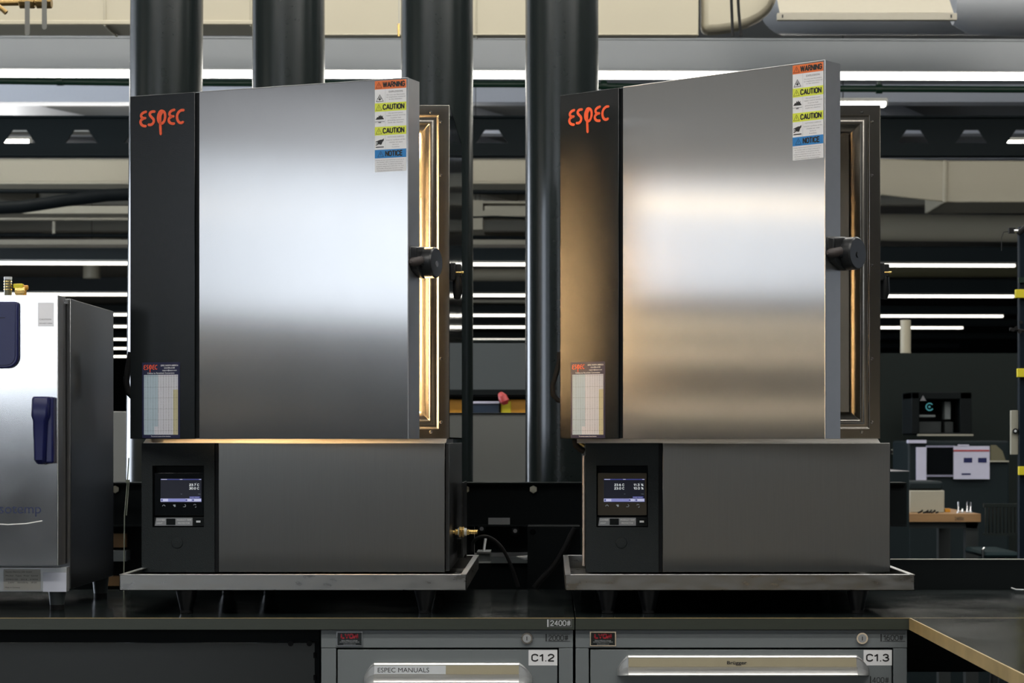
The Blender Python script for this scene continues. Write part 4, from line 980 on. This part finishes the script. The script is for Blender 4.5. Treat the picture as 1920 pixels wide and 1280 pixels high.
m = MB(); m.box(X(843, 6.4), X(990, 6.4), 6.4, 6.8, 0, Z(775, 6.4), 'greypanel'); m.pbox(843, 990, 773.5, 776, 6.395, .41, 'matte_black')
tag(m.build('steel_cabinet', bevel=.002), 'smooth light grey cabinet back seen between the third and fourth pipes', 'cabinet')
m = MB(); m.box(X(150, 6.4), X(236, 6.4), 6.4, 6.8, 0, Z(771, 6.4), 'greypanel')
tag(m.build('steel_cabinet', bevel=.002), 'narrow light grey cabinet glimpsed between the oven and left chamber', 'cabinet')
r = thing('low_shelf', P(213, 1098, 5.42), 'small grey and brown ledges glimpsed between oven and left tray', 'shelf')
for a_, b_, y_, mt_ in ((1000, 1026, 5.44, 'wood'), (1032, 1052, 5.40, 'cab'), (1080, 1098, 5.42, 'wood')):
    m = MB(); m.pbox(190, 236, a_, b_, y_, 5.459-y_, mt_); m.build('ledge', r)
Yq = 9.5
m = MB(); m.pbox(640, 1400, 643, 734, Yq+.6, .05, 'cab_panel')
tag(m.build('partition_panel'), 'dark blue-grey panel above the coloured bins between the middle pipes', 'panel')
r = thing('shelf_unit', P(980, 900, Yq), 'black shelf unit holding the coloured bins between the middle pipes', 'shelf')
m = MB(); m.pbox(700, 1300, 730, 740, Yq-.06, .4, 'matte_black'); m.build('upper_shelf', r)
m = MB(); m.pbox(700, 1300, 791, 797, Yq-.06, .4, 'matte_black'); m.build('lower_shelf', r)
for px in (702, 1294):
    m = MB(); m.box(X(px, Yq)-.02, X(px, Yq)+.02, Yq+.3, Yq+.34, 0, Z(730, Yq), 'matte_black'); m.build('post', r)
m = MB(); m.pbox(939, 1100, 749, 790.5, Yq, .3, 'orangep'); m.pbox(939, 955, 748, 752, Yq-.004, .3, 'yellowp'); m.pbox(939, 958, 752, 790.5, Yq-.004, .01, 'yellowp'); tag(m.build('storage_bin', bevel=.004), 'yellow and amber bin behind the light grey cabinet back', 'bin')
m = MB(); m.pbox(860, 936, 757, 790.5, Yq-.04, .3, 'bluebox'); m.pbox(860, 936, 752, 757, Yq-.05, .3, 'paper'); tag(m.build('storage_bin', bevel=.004), 'dark blue bin with a pale rim left of the yellow bin', 'bin')
m = MB(); m.tube([P(938, 738, Yq-.09), P(942, 744, Yq-.1), P(946, 752, Yq-.1), P(948, 758, Yq-.1)], [.012, .020, .022, .01], 'red', 14); tag(m.build('red_knob', smooth=True), 'dull red rounded knob hanging over the yellow bin', 'knob')

# ------------------------------------------------------------------ laboratory oven at the left
r = thing('laboratory_oven', (-1.35, 4.75, WT), 'stainless laboratory oven with navy blue handle, cut off by the left edge of the photo', 'oven')
yo = 4.47; xo = X(133, yo)*1.0; xl = xo-.72; ot, ob = ZC+.2985, ZC-.312
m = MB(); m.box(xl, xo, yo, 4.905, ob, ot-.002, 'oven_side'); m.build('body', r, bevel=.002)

m = MB(); m.box(xl+.01, xo-.010, yo-.008, yo, ZC-.258, ot-.012, 'rubber'); m.build('door_seal', r)
yd = 4.395; xd = X(109, yd)
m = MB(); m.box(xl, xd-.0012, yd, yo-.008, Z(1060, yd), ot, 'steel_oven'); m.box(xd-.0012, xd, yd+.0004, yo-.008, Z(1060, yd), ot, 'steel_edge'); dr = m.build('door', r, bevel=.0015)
m = MB(); m.box(xo-.014, xo-.004, yo-.02, yo-.003, ot-.014, ot-.006, 'chrome'); m.build('hinge_pin', r)
m = MB(); ys_ = yd+.05; m.box(xl, X(125, ys_)+.0, ys_, yo, Z(1109, ys_), Z(1063, ys_), 'alu_cap'); m.build('lower_panel', r, bevel=.001)
m = MB(); m.box(X(7, ys_), X(76, ys_), ys_-.001, ys_, Z(1106, ys_), Z(1067, ys_), 'plate_beige'); k = ys_/F

for i, (t_, py, w_, x_) in enumerate((('Thermo Electron LED GmbH', 1073, 50, 10), ('Model  Type  Year  Serial', 1080, 60, 11), ('OMH100   2014   41834', 1087, 60, 11), ('230V   50/60Hz   IP20', 1093, 54, 15), ('Made in Germany', 1102, 28, 10))):
    m.text(t_, X(x_, ys_), Z(py, ys_), 2.6*k, 'ink', y=ys_-.0014, width=w_*k)
o = m.build('rating_plate', r); o['label'] = 'beige rating plate with small print'
m = MB(); m.box(X(81, ys_), X(124.5, ys_), ys_-.0012, ys_, Z(1109, ys_), Z(1073, ys_), 'plate_white'); o = m.build('blank_sticker', r); o['label'] = 'blank white sticker'
for fx, fy in ((X(107, 4.52), 4.52), (xl+.08, 4.52), (X(107, 4.52)+.02, 4.86), (xl+.08, 4.86)):
    m = MB(); m.cyl((fx, fy, WT), (fx, fy, WT+.010), .015, 'rubber', 20); m.cyl((fx, fy, WT+.010), (fx, fy, ob), .015, 'foot_grey', 20, .019); m.build('foot', r, smooth=True)

# navy corner tab and handle on the door
m = MB(); q = []
yk = yd-.012
a, b, c, d = X(-60, yk), X(34, yk), Z(690, yk), Z(565, yk); rr_ = .024
q = [(a, d)]+[(b-.004, d), (b, d-.004)]+[(b-rr_+rr_*math.cos(-t*math.pi/12), c+rr_+rr_*math.sin(-t*math.pi/12)) for t in range(0, 7)]+[(a, c)]
m.prism(q, yk, yd, 'y', 'navyplastic'); o = m.build('corner_tab', dr, bevel=.003, seg=3); o['label'] = 'navy blue plastic control tab'
m = MB(); ins = .006
q2 = [(a, d-ins)]+[(b-ins, d-ins)]+[(b-ins-rr_*.8+rr_*.8*math.cos(-t*math.pi/12), c+ins+rr_*.8+rr_*.8*math.sin(-t*math.pi/12)) for t in range(0, 7)]+[(a, c+ins)]
m.prism(q2, yk-.0015, yk, 'y', 'navyplastic'); m.box(a, X(10, yk), yk-.0022, yk-.0014, Z(596, yk), Z(595, yk), 'ink'); m.build('tab_face', dr, bevel=.001)
yh = yd-.035; m = MB()
def hx(px): return X(px, yh)
def hz(py): return Z(py, yh)
sec = [(743, 60, 90, 0.030), (748, 58, 91, .034), (780, 57.5, 90, .036), (788, 60, 86, .034), (830, 61, 84, .032), (862, 61.5, 83, .030), (870, 65, 80, .022)]
rings = []
for py, a_, b_, dep in sec:
    y0 = yd-dep; rings.append([(hx(a_), y0+.006, hz(py)), (hx(a_)+.004, y0, hz(py)), (hx(b_)-.004, y0, hz(py)), (hx(b_), y0+.006, hz(py)), (hx(b_), y0+.018, hz(py)), (hx(a_), y0+.018, hz(py))])
m.loft(rings, 'navyplastic'); h = m.build('door_handle', dr, bevel=.0015)
m = MB(); m.box(X(84, yd-.018), X(104, yd), yd-.020, yd, Z(868, yd), Z(744, yd), 'navyplastic'); m.box(X(70, yd-.018), X(98, yd), yd-.024, yd-.008, Z(782, yd), Z(744, yd), 'navyplastic'); m.build('handle_base', dr, bevel=.004, seg=3)
m = MB(); m.text('sotemp', X(77, yd), Z(962, yd), 19*yd/F, 'navytext', y=yd-.0008, width=78*yd/F, align='R'); m.text('I', X(-5, yd), Z(962, yd), 19*yd/F, 'navytext', y=yd-.0008, align='R'); o = m.build('name_lettering', dr); o['label'] = 'dark navy name lettering'
m = MB(); pts = [(X(-60, yd), Z(976, yd)), (X(-20, yd), Z(981, yd)), (X(15, yd), Z(983, yd)), (X(50, yd), Z(981, yd)), (X(79, yd), Z(976, yd))]
m.stroke(pts, .0022, (0, yd-.0006, 0), (1, 0, 0), (0, 0, 1), .0004, 'swoosh'); m.build('swoosh', dr)
m = MB(); m.box(X(71, yd), X(101, yd), yd-.0005, yd, Z(612, yd), Z(567, yd), 'faint')
m.text('CAUTION', X(74, yd), Z(600, yd), 3*yd/F, 'grey_ink', y=yd-.0008, width=22*yd/F); m.text('DO NOT OPEN', X(74, yd), Z(607, yd), 2.2*yd/F, 'grey_ink', y=yd-.0008, width=24*yd/F); m.build('paper_sticker', dr)
# fittings standing on the oven
m = MB(); y = 4.7; zt = ot-.002
m.cyl((X(15, y), y, zt), (X(15, y), y, Z(521, y)), .0085, 'glasstube', 18); m.cyl((X(15, y), y, Z(524, y)), (X(15, y), y, Z(519, y)), .009, 'lightgrey', 18)
for k in range(4): m.cyl((X(15, y), y, Z(527+k*5, y)), (X(15, y), y, Z(528.5+k*5, y)), .0092, 'brass', 18)
tag(m.build('sight_tube', smooth=True), 'ribbed brown tube with a pale cap standing on the oven', 'tube')
r2 = thing('ball_valve', (X(38, y), y, zt), 'yellow and orange valve standing on top of the oven beside a ribbed tube', 'valve')
m = MB(); m.cyl((X(29, y), y, Z(545, y)), (X(48, y), y, Z(545, y)), .010, 'brass', 8); m.box(X(44, y), X(49, y), y-.006, y+.006, zt, Z(540, y), 'orangep'); m.build('valve_body', r2, bevel=.001)
m = MB(); m.box(X(26, y), X(44, y), y-.008, y+.008, Z(541, y), Z(532, y), 'yellowp'); m.cyl((X(40, y), y, Z(539, y)), (X(53, y), y, Z(539, y)), .0055, 'orangep', 12); m.build('lever', r2, bevel=.002)

# ------------------------------------------------------------------ right background
Yw = 12.0
m = MB(); m.box(X(1470, Yw), 8, Yw, Yw+.12, 0, Z(662, Yw), 'wall'); struct(m.build('wall_partition'))
m = MB(); m.cyl(P(1698, 661.9, 12.06), P(1698, 600, 12.06), .030, 'duct', 16); tag(m.build('duct_drop', smooth=True), 'short cream pipe stub above the dark partition at right', 'pipe')
# instrument box with lit ring
Y = 11.4
r = thing('instrument_box', P(1765, 816, Y), 'dark open-fronted instrument box with a cyan ring light, above the sign', 'instrument')
m = MB(); a, b, t, l = X(1709, Y), X(1822, Y), Z(735, Y), Z(815, Y)
m.box(a, b, Y+.28, Y+.3, l, t, 'matte_black')
for (x0, x1, z0, z1) in ((a, X(1724, Y), l, t), (X(1800, Y), b, l, t), (a, b, Z(748, Y), t), (a, b, l, l+.012)): m.box(x0, x1, Y, Y+.28, z0, z1, 'matte_black')
m.build('housing', r, bevel=.004)
m = MB(); m.box(X(1720, Y), X(1823, Y), Y-.03, Y+.01, Z(817, Y), Z(813.5, Y), 'cream'); m.build('ledge', r)
m = MB(); m.box(X(1725, Y), X(1758, Y), Y+.06, Y+.12, Z(782, Y), Z(777, Y), 'cab'); m.box(X(1776, Y), X(1788, Y), Y+.08, Y+.16, Z(786, Y), Z(752, Y), 'cab'); m.box(X(1725, Y), X(1770, Y), Y+.08, Y+.2, Z(812, Y), Z(790, Y), 'legdark'); m.box(X(1776, Y), X(1793, Y), Y+.08, Y+.2, Z(812, Y), Z(790, Y), 'legdark'); m.build('mechanism', r, bevel=.004)
m = MB(); c = P(1743, 762.5, Y+.04); pts = [c+Vector((math.cos(a_)*.019, 0, math.sin(a_)*.019)) for a_ in [math.radians(40+290*i/20) for i in range(21)]]
m.tube(pts, .0028, 'cyan', 6); m.cyl(c, c+Vector((0, .01, 0)), .005, 'cyan', 10); m.build('ring_light', r)
m = MB(); m.prism([(X(1725, Y), Z(751, Y)), (X(1736.5, Y), Z(751, Y)), (X(1730.5, Y), Z(741, Y))], Y-.004, Y-.001, 'y', 'grey_ink'); o = m.build('warning_triangle', r)
# machine with window and sign
Y = 10.9
r = thing('bench_machine', P(1775, 900, Y), 'dark machine with a pale framed window behind the white sign', 'machine')
m = MB(); m.box(X(1703, Y), X(1892, Y), Y, Y+.5, 0, Z(826, Y), 'truss'); m.build('cabinet', r, bevel=.01)
m = MB(); m.pbox(1703, 1737, 824.5, 830.5, Y-.02, .05, 'paper'); m.pbox(1718.5, 1737, 838, 901, Y-.02, .03, 'paper'); m.pbox(1737, 1790, 835, 838.5, Y-.015, .03, 'paperdim'); m.pbox(1737, 1790, 890, 893.5, Y-.015, .03, 'paperdim'); m.build('window_frame', r)

m = MB(); m.pbox(1738, 1789, 839, 890, Y-.008, .01, 'darkglass'); m.build('window_glass', r)
m = MB(); m.pbox(1850, 1892, 863, 866, Y-.02, .03, 'cream'); m.prism([(X(1856, Y), Z(863, Y)), (X(1884, Y), Z(863, Y)), (X(1878, Y), Z(845, Y)), (X(1866, Y), Z(834, Y)), (X(1856, Y), Z(834, Y))], Y-.02, Y, 'y', 'glasstube'); m.build('side_guard', r)
m = MB(); Y = 10.872; m.pbox(1788, 1855.5, 836, 898, Y, .004, 'paper'); m.pbox(1796, 1817, 833, 837, Y, .004, 'paper'); m.pbox(1788, 1855, 843, 846, Y-.002, .002, 'red'); k = Y/F
for a_, b_ in ((1807, 1823), (1834, 1850)):
    m.pbox(a_, b_, 858, 867, Y-.002, .002, 'navyplastic')
m.pbox(1803, 1820, 887, 890, Y-.002, .002, 'navyplastic')
tag(m.build('paper_sign'), 'white paper sign with a red line hung on the dark machine', 'sign')
# wooden bench with things on it
Y = 9.3
r = thing('wooden_bench', P(1770, 1100, Y), 'wood topped workbench with dark steel legs at the right', 'workbench')
m = MB(); m.pbox(1640, 1839, 963, 978, Y, .75, 'wood'); m.text('2400#', X(1790, Y), Z(975, Y), 7*Y/F, 'ink', y=Y-.002, width=17*Y/F); m.build('bench_top', r, bevel=.004)
m = MB(); m.pbox(1640, 1832, 979, 990, Y+.03, .04, 'legdark'); m.build('apron', r)
for px in (1826,):
    for dy in (.03, .65):
        m = MB(); x_ = X(px, Y+dy) if dy < .1 else X(1826, Y); m.box(x_-.035, x_+.02, Y+dy, Y+dy+.06, 0, Z(978, Y), 'legdark'); m.build('leg', r)
for dy in (.03, .65):
    m = MB(); x_ = X(1650, Y); m.box(x_-.035, x_+.02, Y+dy, Y+dy+.06, 0, Z(978, Y), 'legdark'); m.build('leg', r)
zt = Z(963, Y)
r = thing('cream_box', (X(1739, 9.45), 9.45, zt), 'cream box with dark lid standing on the wooden bench', 'box')
m = MB(); y = 9.45; m.box(X(1706, y), X(1771, y), y, y+.25, zt, Z(919, y), 'cream'); m.build('box_body', r, bevel=.004)
m = MB(); m.box(X(1704, y), X(1768, y), y, y+.27, Z(919, y), Z(902, y), 'truss'); m.build('lid', r, bevel=.01)
for i, (px, hh, lb) in enumerate(((1797, 21, 'steel pin on the wooden bench, left of the other two tall ones'), (1813.5, 21, 'steel pin in the middle between the two other tall pins on the wooden bench'), (1820, 20, 'steel pin on the wooden bench nearest its right end'), (1804.5, 9, 'short stubby metal pin between the tall pins on the wooden bench'))):
    y = 9.42; m = MB(); x_ = X(px, y); k = y/F
    m.tube([(x_, y, zt), (x_, y, zt+3*k), (x_, y, zt+6*k), (x_, y, zt+hh*k)], [.008, .008, .004, .0035], 'chrome', 12)
    tag(m.build('metal_pin', smooth=True), lb, 'pin')
m = MB(); y = 9.36
for k in range(9): m.tube([(X(1722+4*k, y), y+.02*math.sin(k*2), zt+.003), (X(1727+4*k, y), y+.02*math.cos(k), zt+.006+.008*(k % 2))], .004, 'rubber', 6)
tag(m.build('cable_bundle'), 'small dark tangle of cable in front of the cream box', 'cable')
m = MB(); m.pbox(1772, 1782, 949, 955, 9.5, .05, 'orangep'); o = m.build('orange_block'); o.location.z = zt+.001; tag(o, 'small orange block beside the cream box on the bench', 'block')
m = MB(); m.box(X(1600, 8.6), X(1705, 8.6), 8.6, 9.2, 0, Z(884, 8.6), 'truss'); m.pbox(1600, 1705, 882.5, 884, 8.6, .6, 'grey_ink'); tag(m.build('steel_cabinet', bevel=.002), 'dark cabinet standing between the right chamber and wooden bench', 'cabinet')
m = MB(); m.pbox(1674, 1686, 842, 851, 11.9, .05, 'cream'); m.pbox(1668, 1674, 844, 850, 11.9, .05, 'rubber'); tag(m.build('wall_switch'), 'small cream switch on the dark partition beside the right chamber', 'switch')
# chair
Y = 8.8
r = thing('task_chair', P(1885, 1200, Y), 'dark teal task chair with slatted back beside the wooden bench', 'chair')
m = MB(); m.pbox(1845, 1911, 1034, 1046, Y, .42, 'teal'); m.build('seat', r, bevel=.015)
m = MB()
for k in range(9): m.pbox(1848+7*k, 1851+7*k, 950, 1000, Y+.4, .02, 'wall')
m.pbox(1845, 1911, 944, 951, Y+.4, .025, 'wall'); m.pbox(1845, 1911, 999, 1004, Y+.4, .025, 'wall'); m.build('backrest', r)
m = MB(); m.tube([P(1843, 1050, Y), P(1843, 1030, Y), P(1846, 1026, Y)], .006, 'chrome', 8); m.tube([P(1878, 1040, Y+.2), (X(1878, Y), Y+.2, .06)], .02, 'black', 12); m.build('post', r)
m = MB()
for k in range(5): a_ = k*2*math.pi/5; c = Vector((X(1878, Y), Y+.2, .06)); m.tube([c, c+Vector((math.cos(a_)*.26, math.sin(a_)*.26, -.04))], .014, 'black', 8)
m.build('star_base', r)
# equipment upright at the right edge
Y = 6.6; 
r = thing('equipment_rack', P(1930, 900, Y), 'black and navy upright rack with yellow clamps cut off by the right edge', 'rack')
m = MB(); m.box(X(1911, Y), X(1911, Y)+.30, Y, Y+.03, 0, Z(424, Y), 'rack_black'); m.build('upright', r, bevel=.004)

for py, px in ((551, 1905), (699, 1908.5), (882, 1911)):
    m = MB(); m.box(X(px, Y-.02), X(1960, Y), Y-.02, Y, Z(py+8, Y), Z(py-8, Y), 'yellowp'); m.build('yellow_clamp', r, bevel=.001)
m = MB(); m.box(X(1909, Y), X(1960, Y), Y-.012, Y, Z(530, Y), Z(520, Y), 'pipe'); m.build('green_tape', r)
m = MB(); m.tube([P(1908, 438, Y-.03), P(1925, 424, Y-.03)], .009, 'rubber', 8); m.box(X(1891, Y-.03), X(1903, Y-.03), Y-.04, Y-.02, Z(439, Y), Z(429, Y), 'rubber'); m.cyl(P(1901, 433, Y-.04), P(1909, 433, Y-.04), .005, 'chrome', 10); m.build('sensor_head', r, bevel=.001)
m = MB(); m.tube([P(1891, 434, Y-.03), P(1882, 435, Y-.03), P(1878, 445, Y-.03), P(1878, 470, Y-.03)], .0012, 'rubber', 6); m.build('sensor_wire', r)
m = MB()
for px, py in ((1905, 615), (1912, 622), (1899, 618), (1914, 604)): m.cyl(P(px, py, Y-.03), P(px, py, Y-.001), .006, 'rubber', 10)
m.tube([P(1893, 617, Y-.02), P(1920, 620, Y-.02)], .005, 'rubber', 8); m.build('hose_fittings', r)
m = MB(); y = 6.615
m.box(X(1896, y), X(1911.5, y), y, y+.02, Z(852, y), Z(769, y), 'cream'); m.cyl(P(1904, 808, y-.01), P(1904, 808, y), .009, 'rubber', 16); m.cyl(P(1904, 808, y-.012), P(1904, 808, y-.01), .004, 'lightgrey', 12); m.box(X(1911, y), X(1916, y), y, y+.02, Z(812, y), Z(800, y), 'rubber')
o = m.build('cream_plate', r, bevel=.001); o['label'] = 'narrow cream plate with a round black knob'
m = MB(); m.tube([P(1897, 1102, 5.05), P(1905, 1105, 5.0), P(1925, 1106, 4.98)], .002, 'lightgrey', 6); tag(m.build('loose_wire'), 'short pale wire lying at the back of the right worktop', 'wire')

# ------------------------------------------------------------------ unseen beige reflector, added to warm the right base panel's reflection
r = thing('reflector_cupboard', (1.8, -2.6, 0), 'added beige reflector behind the photographer, shaped as a low cupboard', 'cupboard')
m = MB(); m.box(.1, 3.6, -3.0, -2.5, .05, 1.12, 'beigereflect'); m.build('carcass', r, bevel=.005)
for k in range(4):
    m = MB(); m.box(.12+.87*k, .95+.87*k, -2.498, -2.48, .09, 1.08, 'beigereflect'); d = m.build('door', r, bevel=.002)
    m = MB(); m.box(.16+.87*k, .18+.87*k, -2.48, -2.45, .5, .65, 'alu'); m.build('handle', d)
